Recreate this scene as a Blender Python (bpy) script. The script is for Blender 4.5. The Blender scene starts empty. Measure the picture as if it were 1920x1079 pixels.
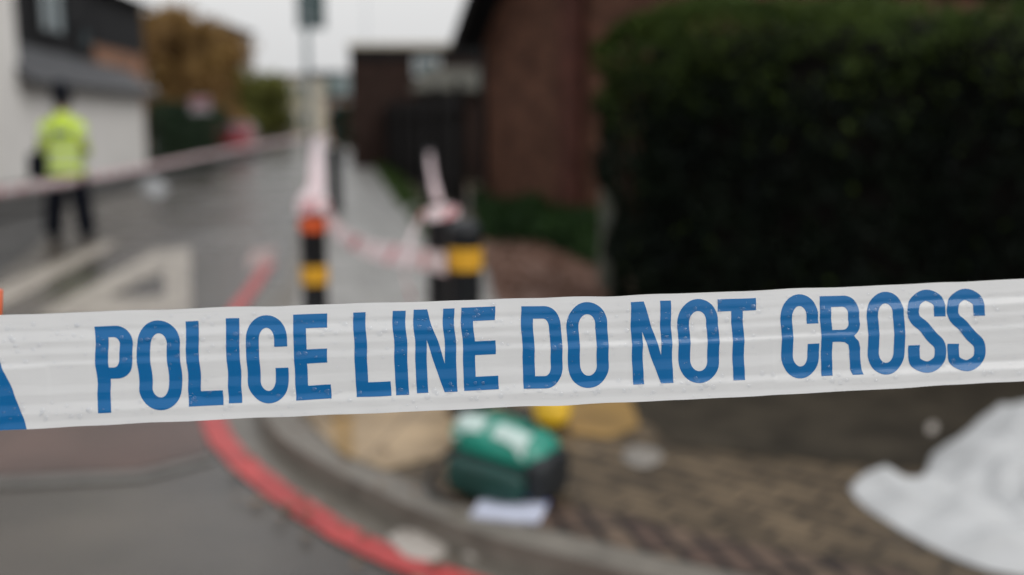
import bpy, bmesh, math, random
from mathutils import Vector, Matrix, noise
from mathutils.geometry import tessellate_polygon
SC = bpy.context.scene
R = math.radians
# ------------------------------------------------------------------ camera
CAMZ, PITCH, FPX = 1.40, R(9.43), 1867.0
cd = bpy.data.cameras.new('camera'); cam = bpy.data.objects.new('camera', cd)
SC.collection.objects.link(cam); SC.camera = cam
cam.location = (0, 0, CAMZ); cam.rotation_euler = (R(90) - PITCH, 0, 0)
cd.sensor_width = 36; cd.lens = 36 * FPX / 1920
cd.clip_start = 0.05; cd.clip_end = 2000
cd.dof.use_dof = True; cd.dof.focus_distance = 0.698; cd.dof.aperture_fstop = 2.4
cd.dof.aperture_blades = 0
# ------------------------------------------------------------------ world, sun, exposure
SUN_EL, SUN_ROT = R(38), R(140)
w = bpy.data.worlds.new('World'); SC.world = w; w.use_nodes = True
nt = w.node_tree; nt.nodes.clear()
def wn(t): return nt.nodes.new(t)
out = wn('ShaderNodeOutputWorld'); bg = wn('ShaderNodeBackground'); sky = wn('ShaderNodeTexSky')
sky.sky_type = 'NISHITA'; sky.sun_disc = False; sky.sun_elevation = SUN_EL; sky.sun_rotation = SUN_ROT
sky.dust_density = 5.0; sky.air_density = 1.0
hs = wn('ShaderNodeHueSaturation'); hs.inputs['Saturation'].default_value = 0.12
nt.links.new(sky.outputs[0], hs.inputs['Color'])
# overcast layer: darker towards the horizon, brighter overhead
tc = wn('ShaderNodeTexCoord'); sx = wn('ShaderNodeSeparateXYZ'); nt.links.new(tc.outputs['Generated'], sx.inputs[0])
cr = wn('ShaderNodeValToRGB'); nt.links.new(sx.outputs['Z'], cr.inputs[0])
cr.color_ramp.elements[0].position = 0.0; cr.color_ramp.elements[0].color = (7.0, 7.05, 7.1, 1)
cr.color_ramp.elements[1].position = 0.75; cr.color_ramp.elements[1].color = (13.5, 13.9, 14.5, 1)
e = cr.color_ramp.elements.new(0.13); e.color = (8.3, 8.3, 8.3, 1)
e = cr.color_ramp.elements.new(0.30); e.color = (9.6, 9.7, 9.95, 1)
mx = wn('ShaderNodeMix'); mx.data_type = 'RGBA'; mx.inputs[0].default_value = 0.88
nt.links.new(hs.outputs[0], mx.inputs[6]); nt.links.new(cr.outputs[0], mx.inputs[7])
nt.links.new(mx.outputs[2], bg.inputs[0]); bg.inputs[1].default_value = 0.10
nt.links.new(bg.outputs[0], out.inputs[0])
sl = bpy.data.lights.new('sun', 'SUN'); sl.energy = 0.9; sl.angle = R(35); sl.color = (1, 0.97, 0.92)
sun = bpy.data.objects.new('sun', sl); SC.collection.objects.link(sun)
sd = Vector((math.sin(SUN_ROT) * math.cos(SUN_EL), math.cos(SUN_ROT) * math.cos(SUN_EL), math.sin(SUN_EL)))
sun.rotation_euler = (-sd).to_track_quat('-Z', 'Y').to_euler()
SC.view_settings.view_transform = 'Standard'; SC.view_settings.look = 'None'
SC.view_settings.exposure = 0.0; SC.view_settings.gamma = 1.0
SC.cycles.use_denoising = True
# ------------------------------------------------------------------ helpers
FW = Vector((0, math.cos(PITCH), -math.sin(PITCH))); UP = Vector((0, math.sin(PITCH), math.cos(PITCH))); CP = Vector((0, 0, CAMZ))
def ray(u, v): return FW + Vector(((u - 960) / FPX, 0, 0)) + UP * ((539.5 - v) / FPX)
def AT(u, v, d): return CP + ray(u, v) * d                 # point d metres in front
def G(u, v, z=0.0):                                        # point on a level at height z
    r = ray(u, v); return CP + r * ((z - CAMZ) / r.z)
def ATX(u, d):                                             # x at distance d for picture column u (at horizon)
    return (u - 960) / FPX * d
def XZ(u, v, Y):                                           # point at world Y
    r = ray(u, v); return CP + r * (Y / r.y)
def rnd(a, b): return random.uniform(a, b)

def nodes(m): return m.node_tree.nodes, m.node_tree.links
def mat(name, col, rough=0.7, var=0.25, scale=8.0, bump=0.0, bscale=None, spec=0.5, col2=None, metal=0.0, coat=0.0, trans=0.0, rvar=0.0, detail=6, stretch=None, coords='Object'):
    m = bpy.data.materials.new(name); m.use_nodes = True
    N, L = nodes(m); b = N['Principled BSDF']
    t = N.new('ShaderNodeTexCoord'); src = t.outputs[coords]
    if stretch:
        mp = N.new('ShaderNodeMapping'); mp.inputs['Scale'].default_value = stretch; L.new(src, mp.inputs[0]); src = mp.outputs[0]
    n = N.new('ShaderNodeTexNoise'); n.inputs['Scale'].default_value = scale; n.inputs['Detail'].default_value = detail
    L.new(src, n.inputs['Vector'])
    r = N.new('ShaderNodeValToRGB'); r.color_ramp.elements[0].position = .3; r.color_ramp.elements[1].position = .7
    c2 = col2 or tuple(min(1, c * (1 + var)) for c in col); c1 = tuple(c * (1 - var) for c in col) if not col2 else col
    r.color_ramp.elements[0].color = (*c1, 1); r.color_ramp.elements[1].color = (*c2, 1)
    L.new(n.outputs['Fac'], r.inputs[0]); L.new(r.outputs[0], b.inputs['Base Color'])
    b.inputs['Roughness'].default_value = rough; b.inputs['Metallic'].default_value = metal
    b.inputs['Specular IOR Level'].default_value = spec; b.inputs['Coat Weight'].default_value = coat
    b.inputs['Coat Roughness'].default_value = 0.15
    if rvar:
        n3 = N.new('ShaderNodeTexNoise'); n3.inputs['Scale'].default_value = scale * .5; L.new(src, n3.inputs['Vector'])
        mr = N.new('ShaderNodeMapRange'); mr.inputs[1].default_value = .35; mr.inputs[2].default_value = .65
        mr.inputs[3].default_value = max(.03, rough - rvar); mr.inputs[4].default_value = min(1, rough + rvar)
        L.new(n3.outputs['Fac'], mr.inputs[0]); L.new(mr.outputs[0], b.inputs['Roughness'])
    if bump:
        n2 = N.new('ShaderNodeTexNoise'); n2.inputs['Scale'].default_value = bscale or scale * 6; n2.inputs['Detail'].default_value = 4
        L.new(src, n2.inputs['Vector']); bp = N.new('ShaderNodeBump'); bp.inputs['Strength'].default_value = bump
        bp.inputs['Distance'].default_value = 0.01
        L.new(n2.outputs['Fac'], bp.inputs['Height']); L.new(bp.outputs[0], b.inputs['Normal'])
    if trans:
        tr = N.new('ShaderNodeBsdfTranslucent'); mxs = N.new('ShaderNodeMixShader'); mxs.inputs[0].default_value = trans
        L.new(r.outputs[0], tr.inputs[0]); L.new(b.outputs[0], mxs.inputs[1]); L.new(tr.outputs[0], mxs.inputs[2])
        L.new(mxs.outputs[0], N['Material Output'].inputs[0])
    return m
def brick_mat(name, c1, c2, mortar, bw, bh, ms=0.01, rot=(0, 0, 0), rough=.8, offset=.5, bump=.5, big=None):
    m = bpy.data.materials.new(name); m.use_nodes = True; N, L = nodes(m); b = N['Principled BSDF']
    t = N.new('ShaderNodeTexCoord'); mp = N.new('ShaderNodeMapping'); mp.inputs['Rotation'].default_value = rot
    L.new(t.outputs['UV'], mp.inputs[0]); k = N.new('ShaderNodeTexBrick'); L.new(mp.outputs[0], k.inputs['Vector'])
    k.inputs['Scale'].default_value = 1; k.inputs['Brick Width'].default_value = bw; k.inputs['Row Height'].default_value = bh
    k.inputs['Mortar Size'].default_value = ms; k.inputs['Color1'].default_value = (*c1, 1); k.inputs['Color2'].default_value = (*c2, 1)
    k.inputs['Mortar'].default_value = (*mortar, 1); k.offset = offset
    n = N.new('ShaderNodeTexNoise'); n.inputs['Scale'].default_value = 3; n.inputs['Detail'].default_value = 8; L.new(t.outputs['UV'], n.inputs['Vector'])
    mr = N.new('ShaderNodeMapRange'); mr.inputs[1].default_value = .3; mr.inputs[2].default_value = .7; mr.inputs[3].default_value = .6; mr.inputs[4].default_value = 1.35
    L.new(n.outputs['Fac'], mr.inputs[0])
    mul = N.new('ShaderNodeMix'); mul.data_type = 'RGBA'; mul.blend_type = 'MULTIPLY'; mul.inputs[0].default_value = 1
    L.new(k.outputs['Color'], mul.inputs[6]); L.new(mr.outputs[0], mul.inputs[7]); L.new(mul.outputs[2], b.inputs['Base Color'])
    b.inputs['Roughness'].default_value = rough; b.inputs['Specular IOR Level'].default_value = .12 if rough > .8 else .28
    bp = N.new('ShaderNodeBump'); bp.inputs['Strength'].default_value = bump; bp.inputs['Distance'].default_value = .01; bp.invert = True
    L.new(k.outputs['Fac'], bp.inputs['Height']); L.new(bp.outputs[0], b.inputs['Normal'])
    return m

def link(o, parent=None):
    SC.collection.objects.link(o)
    if parent: o.parent = parent
    return o
def obj(name, bm, m, parent=None, smooth=False, uv=None, recalc=True):
    if recalc: bmesh.ops.recalc_face_normals(bm, faces=bm.faces[:])
    me = bpy.data.meshes.new(name)
    if uv:                                                # metre UVs for procedural bricks
        l = bm.loops.layers.uv.verify()
        for f in bm.faces:
            n = f.normal
            for lp in f.loops:
                c = lp.vert.co
                if abs(n.z) > .7: lp[l].uv = (c.x, c.y)
                else:
                    tdir = Vector((-n.y, n.x, 0)).normalized(); lp[l].uv = (c.dot(tdir), c.z)
    bm.to_mesh(me); bm.free()
    if isinstance(m, (list, tuple)):
        for k in m: me.materials.append(k)
    else: me.materials.append(m)
    if smooth: me.polygons.foreach_set('use_smooth', [True] * len(me.polygons))
    return link(bpy.data.objects.new(name, me), parent)
def tag(o, label, cat, group=None):
    o['label'] = label; o['category'] = cat
    if group: o['group'] = group
    return o
def struct(o): o['kind'] = 'structure'; return o
def thing(name, label, cat, loc=(0, 0, 0), rz=0, group=None):
    o = bpy.data.objects.new(name, None); o.empty_display_size = .1; link(o); o.location = loc; o.rotation_euler = (0, 0, rz)
    return tag(o, label, cat, group)
def BM(): return bmesh.new()
def box(bm, cx, cy, cz, sx, sy, sz, M=None, bev=0.0):
    r = bmesh.ops.create_cube(bm, size=1); vs = r['verts']
    bmesh.ops.scale(bm, vec=(sx, sy, sz), verts=vs); bmesh.ops.translate(bm, vec=(cx, cy, cz), verts=vs)
    if bev:
        es = list({e for v in vs for e in v.link_edges})
        rr = bmesh.ops.bevel(bm, geom=es, offset=bev, segments=2, affect='EDGES', profile=.6); vs = list({v for f in rr['faces'] for v in f.verts} | {v for v in vs if v.is_valid})
    if M: bmesh.ops.transform(bm, matrix=M, verts=vs)
    return vs
def lathe(bm, prof, seg=28, M=None, sx=1, sy=1):          # prof: (radius, z)
    rings = []; vs = []
    for r, z in prof:
        if r < 1e-5: ring = [bm.verts.new((0, 0, z))]
        else: ring = [bm.verts.new((r * sx * math.cos(2 * math.pi * i / seg), r * sy * math.sin(2 * math.pi * i / seg), z)) for i in range(seg)]
        rings.append(ring); vs += ring
    for a, b in zip(rings, rings[1:]):
        for i in range(seg):
            j = (i + 1) % seg
            if len(a) == 1 and len(b) == 1: continue
            if len(a) == 1: bm.faces.new((a[0], b[j], b[i]))
            elif len(b) == 1: bm.faces.new((a[i], a[j], b[0]))
            else: bm.faces.new((a[i], a[j], b[j], b[i]))
    if len(rings[0]) > 1: bm.faces.new(rings[0][::-1])
    if len(rings[-1]) > 1: bm.faces.new(rings[-1])
    if M: bmesh.ops.transform(bm, matrix=M, verts=vs)
    return vs
def tube(bm, pts, rad, seg=10):
    pts = [Vector(p) for p in pts]; rs = rad if isinstance(rad, (list, tuple)) else [rad] * len(pts); rings = []
    for i, p in enumerate(pts):
        d = (pts[min(i + 1, len(pts) - 1)] - pts[max(i - 1, 0)]).normalized()
        a = d.cross(Vector((0, 0, 1)));
        if a.length < .1: a = d.cross(Vector((1, 0, 0)))
        a.normalize(); b = d.cross(a)
        rings.append([bm.verts.new(p + (a * math.cos(2 * math.pi * k / seg) + b * math.sin(2 * math.pi * k / seg)) * rs[i]) for k in range(seg)])
    for a, b in zip(rings, rings[1:]):
        for k in range(seg): bm.faces.new((a[k], a[(k + 1) % seg], b[(k + 1) % seg], b[k]))
    bm.faces.new(rings[0][::-1]); bm.faces.new(rings[-1])
def sheet(name, pts, m, zoff=0, uv=True, step=None):      # flat polygon, facing up
    bm = BM(); vs = [bm.verts.new((p[0], p[1], (p[2] if len(p) > 2 else 0) + zoff)) for p in pts]
    f = bm.faces.new(vs); bm.normal_update()
    if f.normal.z < 0: f.normal_flip()
    bmesh.ops.triangulate(bm, faces=bm.faces[:])
    return struct(obj(name, bm, m, uv=uv, recalc=False))
def smooth_line(pts, n=6):                                # Catmull-Rom
    pts = [Vector(p) for p in pts]; P = [pts[0] * 2 - pts[1]] + pts + [pts[-1] * 2 - pts[-2]]; o = []
    for i in range(1, len(P) - 2):
        a, b, c, d = P[i - 1:i + 3]
        for k in range(n):
            t = k / n
            o.append(.5 * ((2 * b) + (c - a) * t + (2 * a - 5 * b + 4 * c - d) * t * t + (3 * b - a - 3 * c + d) * t ** 3))
    o.append(pts[-1]); return o
def ribbon_pts(line, w0, w1, z):                          # offset band along a ground line: between lateral offsets w0..w1
    L_, R_ = [], []
    for i, p in enumerate(line):
        d = (line[min(i + 1, len(line) - 1)] - line[max(i - 1, 0)]); d.z = 0; d.normalize(); n = Vector((d.y, -d.x, 0))
        L_.append(Vector((p.x, p.y, z)) + n * w0); R_.append(Vector((p.x, p.y, z)) + n * w1)
    return L_, R_
def strip_mesh(bm, A, B, uvl=None, mi=0):
    va = [bm.verts.new(p) for p in A]; vb = [bm.verts.new(p) for p in B]; s = 0
    for i in range(len(va) - 1):
        f = bm.faces.new((va[i], vb[i], vb[i + 1], va[i + 1])); f.material_index = mi
        ds = (va[i + 1].co - va[i].co).length
        if uvl:
            wd = (vb[i].co - va[i].co).length
            for lp, q in zip(f.loops, ((s, 0), (s, wd), (s + ds, wd), (s + ds, 0))): lp[uvl].uv = q
        s += ds
random.seed(7)
# ------------------------------------------------------------------ materials
M = {}
M['asphalt'] = mat('wet_asphalt', (.022, .0185, .0145), rough=.22, col2=(.082, .067, .052), scale=1.1, bump=.25, bscale=120, rvar=.11, spec=.42)
M['asphalt_red'] = mat('reddish_asphalt', (.092, .058, .048), rough=.38, spec=.25, var=.28, scale=2, bump=.35, bscale=120, rvar=.1)
M['asphalt_dark'] = mat('patched_asphalt', (.042, .040, .038), rough=.5, spec=.25, var=.3, scale=2, bump=.35, bscale=120, rvar=.1)
M['paving'] = brick_mat('grey_paving_slabs', (.235, .225, .205), (.29, .28, .26), (.14, .13, .115), .6, .45, .008, rot=(0, 0, R(78)), rough=.36)
M['blocks'] = brick_mat('brown_block_paving', (.070, .050, .030), (.140, .100, .060), (.014, .011, .008), .2, .1, .009, rot=(0, 0, R(40)), rough=.55)
M['soldier'] = brick_mat('edge_block_paving', (.060, .036, .028), (.150, .105, .070), (.008, .006, .006), .1, .21, .013, rot=(0, 0, R(-12)), rough=.5, offset=0)
M['tactile'] = brick_mat('buff_tactile_paving', (.28, .20, .115), (.33, .24, .145), (.13, .095, .06), .4, .4, .006, rot=(0, 0, R(10)), rough=.5, offset=0)
M['ochre'] = mat('ochre_paving', (.26, .155, .045), rough=.5, var=.25, scale=6, bump=.3)
M['kerb'] = mat('granite_kerb', (.155, .138, .115), rough=.5, spec=.25, var=.25, scale=9, bump=.3, rvar=.1)
M['gutter'] = mat('gutter_concrete', (.13, .115, .095), rough=.42, spec=.3, var=.2, scale=5, bump=.3)
M['redline'] = mat('red_road_paint', (.27, .024, .024), rough=.45, col2=(.47, .046, .042), scale=7, bump=.3, bscale=160)
M['whitepaint'] = mat('worn_white_road_paint', (.15, .13, .105), rough=.5, col2=(.43, .375, .315), scale=5, bump=.3, bscale=130)
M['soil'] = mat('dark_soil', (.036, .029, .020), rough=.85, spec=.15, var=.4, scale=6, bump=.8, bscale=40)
M['litter'] = mat('leaf_litter_soil', (.085, .045, .030), rough=.8, col2=(.19, .105, .075), scale=11, bump=.8, bscale=40)
M['black'] = mat('black_bollard_plastic', (.007, .008, .010), rough=.35, spec=.35, var=.2, scale=10, bump=.05)
M['yellow'] = mat('yellow_reflective_band', (.66, .34, .02), rough=.35, var=.08, scale=12)
M['orange'] = mat('orange_reflective_band', (.66, .10, .02), rough=.35, var=.08, scale=12)
M['white_render'] = mat('painted_white_render', (.72, .69, .65), rough=.8, var=.05, scale=1.2, bump=.2, bscale=40)
M['slate'] = mat('grey_slate_roof', (.060, .060, .063), rough=.6, spec=.2, var=.25, scale=3, bump=.5, bscale=18)
M['slate_dark'] = mat('dark_slate_cladding', (.011, .011, .012), rough=.7, spec=.12, var=.3, scale=3, bump=.5, bscale=18)
M['glass'] = mat('window_glass', (.10, .14, .15), rough=.08, var=.2, scale=1, spec=.9)
M['frame_white'] = mat('white_window_frame', (.55, .55, .54), rough=.5, var=.05)
M['brick'] = brick_mat('red_brick', (.082, .034, .021), (.130, .056, .034), (.060, .044, .034), .225, .075, .01, rough=.85)
M['brick_or'] = brick_mat('orange_brick', (.26, .11, .06), (.34, .16, .09), (.2, .17, .14), .225, .075, .01, rough=.85)
M['brick_dk'] = brick_mat('dark_brick', (.028, .015, .012), (.042, .022, .017), (.03, .024, .02), .225, .075, .01, rough=.9)
M['roof_dk'] = mat('dark_roof_felt', (.012, .012, .012), rough=.85, spec=.12, var=.3, scale=4, bump=.4)
M['wood_dk'] = mat('dark_stained_timber', (.007, .0055, .005), rough=.9, spec=.15, var=.35, scale=5, bump=.5, stretch=(6, 6, .6))
M['concrete'] = mat('lichened_concrete', (.10, .105, .08), rough=.9, var=.3, scale=7, bump=.4)
M['cream'] = mat('cream_wall', (.47, .42, .33), rough=.8, var=.08, scale=1)
M['teal'] = mat('teal_cladding', (.12, .18, .18), rough=.4, var=.15, scale=1)
M['steel'] = mat('grey_painted_steel', (.10, .13, .135), rough=.45, var=.12, scale=5)
M['steel_lt'] = mat('pale_galvanised_steel', (.42, .44, .45), rough=.5, var=.1, scale=5)
M['sign_back'] = mat('sign_back_teal_grey', (.045, .075, .075), rough=.45, var=.15, scale=3)
M['bark'] = mat('bark', (.05, .038, .028), rough=.9, var=.3, scale=12, bump=.8, stretch=(1, 1, .2))
def leafmat(name, a, b, rough=.6, sc=1.6):
    m = mat(name, a, rough=rough, col2=b, scale=sc, trans=.18, detail=8, spec=.12); return m
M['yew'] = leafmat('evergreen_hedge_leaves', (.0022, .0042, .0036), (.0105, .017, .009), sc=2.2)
M['yew_lit_top'] = leafmat('lit_fresh_hedge_tips', (.028, .048, .010), (.062, .092, .017), sc=2.5)  # fresh growth colour, also carries light painted onto the hedge top
M['autumn'] = leafmat('autumn_leaves', (.17, .095, .040), (.29, .18, .06), sc=.6)
M['olive'] = leafmat('olive_leaves', (.075, .085, .022), (.17, .17, .04), sc=.6)
M['dkgreen'] = leafmat('dark_green_leaves', (.010, .022, .014), (.03, .055, .025), sc=.8)
M['ivy'] = leafmat('ivy_leaves', (.010, .026, .008), (.026, .058, .014), sc=2)
M['grass'] = leafmat('grass_blades', (.03, .06, .012), (.07, .12, .025), sc=3)
M['twig'] = mat('dark_twigs', (.005, .0045, .0035), rough=.95, spec=.1, var=.4, scale=9, bump=1, bscale=30)
# ------------------------------------------------------------------ ground, road, kerb, pavement
bm = BM(); s = 900
vs = [bm.verts.new(p) for p in ((-s, -60, -.012), (s, -60, -.012), (s, s * 1.5, -.012), (-s, s * 1.5, -.012))]; bm.faces.new(vs)
struct(obj('ground', bm, M['asphalt_dark'], uv=True))
KZ = .10
kerb_px = [(1700, 1190), (1420, 1130), (1200, 1078), (1080, 1048), (910, 1003), (760, 945), (640, 888), (545, 832), (495, 780), (478, 720), (487, 650), (512, 580), (540, 500), (562, 420), (578, 350), (589, 300), (595, 275), (598, 262)]
kline = smooth_line([G(u, v, KZ) for u, v in kerb_px], 5)
last = kline[-1]; dirv = (kline[-1] - kline[-8]).normalized()
kline.append(last + dirv * 90)
# road surface
bm = BM(); farL = Vector((-140, 190, 0))
pts = [Vector((p.x, p.y, 0)) for p in kline] + [Vector((-60, 190, 0)), Vector((-60, -8, 0)), Vector((kline[0].x, -8, 0))]
sheet('road', [(p.x, p.y, 0) for p in pts], M['asphalt'])
# pavement body with block paving, kerb stones as one run
pav = [p for p in kline]; inner = [Vector((60, pav[-1].y, KZ)), Vector((60, -8, KZ)), Vector((pav[0].x, -8, KZ))]
A_, B_ = ribbon_pts(kline, 0.0, .145, KZ)
def side(sgn=1): return A_, B_
# which side is the pavement? (to the right of the line seen from above when walking away)
mid = len(kline) // 2
if (B_[mid].x < A_[mid].x): A_, B_ = ribbon_pts(kline, 0.0, -.145, KZ); SG = -1
else: SG = 1
sheet('pavement', [(p.x, p.y, KZ - .002) for p in B_[:-1]] + [(B_[-1].x, B_[-1].y, KZ - .002), (60, B_[-1].y, KZ - .002), (60, -8, KZ - .002), (B_[0].x, -8, KZ - .002)], M['blocks'])
bm = BM(); low = [Vector((p.x, p.y, -.01)) for p in A_]; lo2 = [Vector((p.x, p.y, KZ)) for p in A_]
strip_mesh(bm, lo2, B_); strip_mesh(bm, low, lo2); 
bmesh.ops.remove_doubles(bm, verts=bm.verts[:], dist=.0005)
es = [e for e in bm.edges if len(e.link_faces) == 2 and abs(e.link_faces[0].normal.angle(e.link_faces[1].normal, 0)) > 1]
struct(obj('kerb', bm, M['kerb'], uv=True))
bm = BM(); a, b = ribbon_pts(kline, -.17 * SG, -.001 * SG, .004); strip_mesh(bm, a[6:60], b[6:60]); struct(obj('gutter', bm, M['gutter'], uv=True))
# soldier course along the kerb on the near corner
bm = BM(); a, b = ribbon_pts(kline, .147 * SG, .37 * SG, KZ + .003); strip_mesh(bm, a[:24], b[:24]); struct(obj('edge_paving', bm, M['soldier'], uv=True))
# grey slab footway running up the street (from the crossing onwards)
bm = BM(); i0 = next(i for i, p in enumerate(kline) if p.y > 4.9 and i > 20)
a, b = ribbon_pts(kline, .147 * SG, 1.75 * SG, KZ + .003)
a, b = a[i0 - 3:], b[i0 - 3:]
strip_mesh(bm, a, b); struct(obj('footway', bm, M['paving'], uv=True)); FOOT_IN = b
# buff tactile paving and ochre patches
def gsheet(name, px, m, z, zz=0): return sheet(name, [G(u, v, z) for u, v in px], m, zoff=zz)
gsheet('tactile_paving', [(560, 640), (1130, 640), (1150, 745), (880, 770), (850, 850), (722, 882), (640, 850), (590, 800), (552, 720)], M['tactile'], KZ + .007)
gsheet('worn_paving', [(1050, 700), (1160, 690), (1200, 800), (1140, 822), (1070, 812)], M['ochre'], KZ + .007)
gsheet('yellow_paving', [(612, 730), (660, 730), (664, 860), (630, 842)], M['ochre'], KZ + .011)
# soil bed under hedge
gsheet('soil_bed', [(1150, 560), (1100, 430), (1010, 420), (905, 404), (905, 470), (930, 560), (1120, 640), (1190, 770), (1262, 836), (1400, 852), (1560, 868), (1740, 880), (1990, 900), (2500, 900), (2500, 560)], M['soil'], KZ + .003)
gsheet('leaf_litter', [(905, 458), (1010, 468), (1100, 500), (1150, 600), (1110, 640), (980, 620), (925, 560)], M['litter'], KZ + .009)
# red route line
red_px = [(1180, 1180), (980, 1125), (830, 1083), (700, 1033), (600, 978), (500, 908), (440, 855), (403, 800), (393, 730), (402, 660), (430, 600), (470, 545), (506, 494)]
rl = smooth_line([G(u, v, 0) for u, v in red_px], 5)
bm = BM(); a, b = ribbon_pts(rl, -.055, .055, .009); a = [p + (q - p) * .09 * noise.noise(p * 9) for p, q in zip(a, b)]; b = [q + (p - q) * .09 * noise.noise(q * 8) for p, q in zip(a, b)]; strip_mesh(bm, a, b); struct(obj('red_line_marking', bm, M['redline'], uv=True))
gsheet('repaired_asphalt', [(-300, 815), (-300, 700), (120, 690), (330, 700), (375, 790), (395, 850), (260, 882), (0, 893), (-300, 895)], M['asphalt_red'], .004)
gsheet('seam_strip', [(-300, 897), (0, 895), (262, 884), (398, 852), (402, 862), (268, 897), (0, 912), (-300, 915)], mat('pale_tar_seam', (.10, .092, .080), rough=.45, var=.3, scale=6, bump=.3), .0085)
gsheet('asphalt_patch', [(-100, 385), (60, 375), (110, 400), (60, 470), (-60, 560), (-300, 600)], M['asphalt_dark'], .004)
# white road markings at the left
for px in ([(-60, 600), (-60, 565), (195, 456), (228, 458), (20, 565)], [(95, 577), (130, 552), (318, 462), (358, 462), (362, 578)]):
    pass
gsheet('road_marking', [(-60, 598), (-60, 562), (190, 455), (228, 455), (10, 572)], M['whitepaint'], .008)
gsheet('road_marking', [(60, 596), (290, 470), (358, 464), (358, 640), (306, 640), (308, 508), (205, 556), (305, 556), (305, 596)], M['whitepaint'], .012)
gsheet('road_marking', [(470, 470), (520, 462), (505, 500), (462, 506)], mat('faded_pink_paint', (.30, .20, .18), rough=.5, var=.2, scale=8), .0045)
# far pavement along the left building
wl0, wl1 = G(-60, 398, 0), G(275, 331, 0)
wd = (wl1 - wl0).normalized(); wn_ = Vector((-wd.y, wd.x, 0))     # wn_ points away from road (left)
if wn_.x > 0: wn_ = -wn_
bm = BM(); q0 = wl0 - wd * 15 - wn_ * .0; q1 = wl1 + wd * 14
for (o0, o1, z, mm, nm) in ((-1.0, 6.0, .09, 'paving', 'far_pavement'),):
    bm = BM(); c = [q0 + wn_ * -1.1, q1 + wn_ * -1.1, q1 + wn_ * 8, q0 + wn_ * 8]
    lo = [bm.verts.new((p.x, p.y, -.005)) for p in c]; hi = [bm.verts.new((p.x, p.y, z)) for p in c]
    bm.faces.new(hi)
    for i in range(4): bm.faces.new((lo[i], lo[(i + 1) % 4], hi[(i + 1) % 4], hi[i]))
    struct(obj(nm, bm, M['asphalt_dark'], uv=True))
# ------------------------------------------------------------------ the near police tape
TA, TB = AT(0, 702.5, .656), AT(1920, 619, .738)
tdir = (TB - TA).normalized(); TW = .0756
# "down" direction of the tape: perpendicular to its length, close to the camera plane
view = (TA + TB) * .5 - CP
nrm = tdir.cross(UP).normalized()
if nrm.dot(view) > 0: nrm = -nrm                          # nrm points to the camera
tdn = tdir.cross(nrm).normalized()
if tdn.z > 0: tdn = -tdn
TC = (TA + TB) * .5
def tape_uv(u, v):                                        # picture point -> (s along, t across 0..1)
    r = ray(u, v); k = (TC - CP).dot(nrm) / r.dot(nrm); p = CP + r * k - TC
    return p.dot(tdir), p.dot(tdn) / TW + .5
folds = [(0, .06), (.12, -.05), (.155, .21), (.235, -.06), (.30, .10), (.345, -.06), (.415, .18), (.46, -.06), (.62, .03), (.70, -.05), (.79, .21), (.865, -.05), (.94, .08), (1.01, 0)]
TT = 72
def fold_slope(t, s):
    sl_ = 0
    for i, (a, g) in enumerate(folds):
        wob = .016 * noise.noise(Vector((s * 4.0, i * 3.7, 0))) + .003 * noise.noise(Vector((s * 17, i * 5.1, 2)))
        amp = 1 + .9 * noise.noise(Vector((s * 4, i * 7.3, 5)))
        a2 = a + wob
        sl_ = g * max(.05, amp) if t >= a2 else sl_
    return sl_
_cache = {}
def tape_depth(s, j):                                     # displacement towards the camera at row j (integer) for column s
    key = round(s * 100000)
    if key not in _cache:
        raw = [fold_slope(i / TT, s) for i in range(TT + 1)]
        smo = [(raw[max(0, i - 1)] + 6 * raw[i] + raw[min(TT, i + 1)]) / 8 for i in range(TT + 1)]
        d = [0]
        for i in range(TT): d.append(d[-1] + smo[i] * TW / TT)
        trend = d[-1]
        _cache[key] = [x - trend * i / TT * .9 for i, x in enumerate(d)]
    return _cache[key][j]
DS = .0016
def tape_pt(s, t, off=0.0):
    tj = min(max(t, 0), 1) * TT; j = min(int(tj), TT - 1); f = tj - j
    sk = s / DS; i = math.floor(sk + 1e-6); g = sk - i
    d0 = tape_depth(i * DS, j) * (1 - f) + tape_depth(i * DS, j + 1) * f
    d1 = tape_depth((i + 1) * DS, j) * (1 - f) + tape_depth((i + 1) * DS, j + 1) * f
    d = d0 * (1 - g) + d1 * g
    sag = .0012 * math.sin((s + .1) * 7) + .0006 * noise.noise(Vector((s * 22, 9, 0)))
    edge = .0007 * noise.noise(Vector((s * 30, t * 1.2, 4)))
    slip = .0009 * noise.noise(Vector((s * 6, t * 5.5, 11)))          # creased film: print wanders a little
    crk = .0004 * noise.noise(Vector((s * 60, t * 3, 21)))
    return TC + tdir * (s + slip) + tdn * ((t - .5) * TW + sag + edge) + nrm * (d + off + crk)
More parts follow.
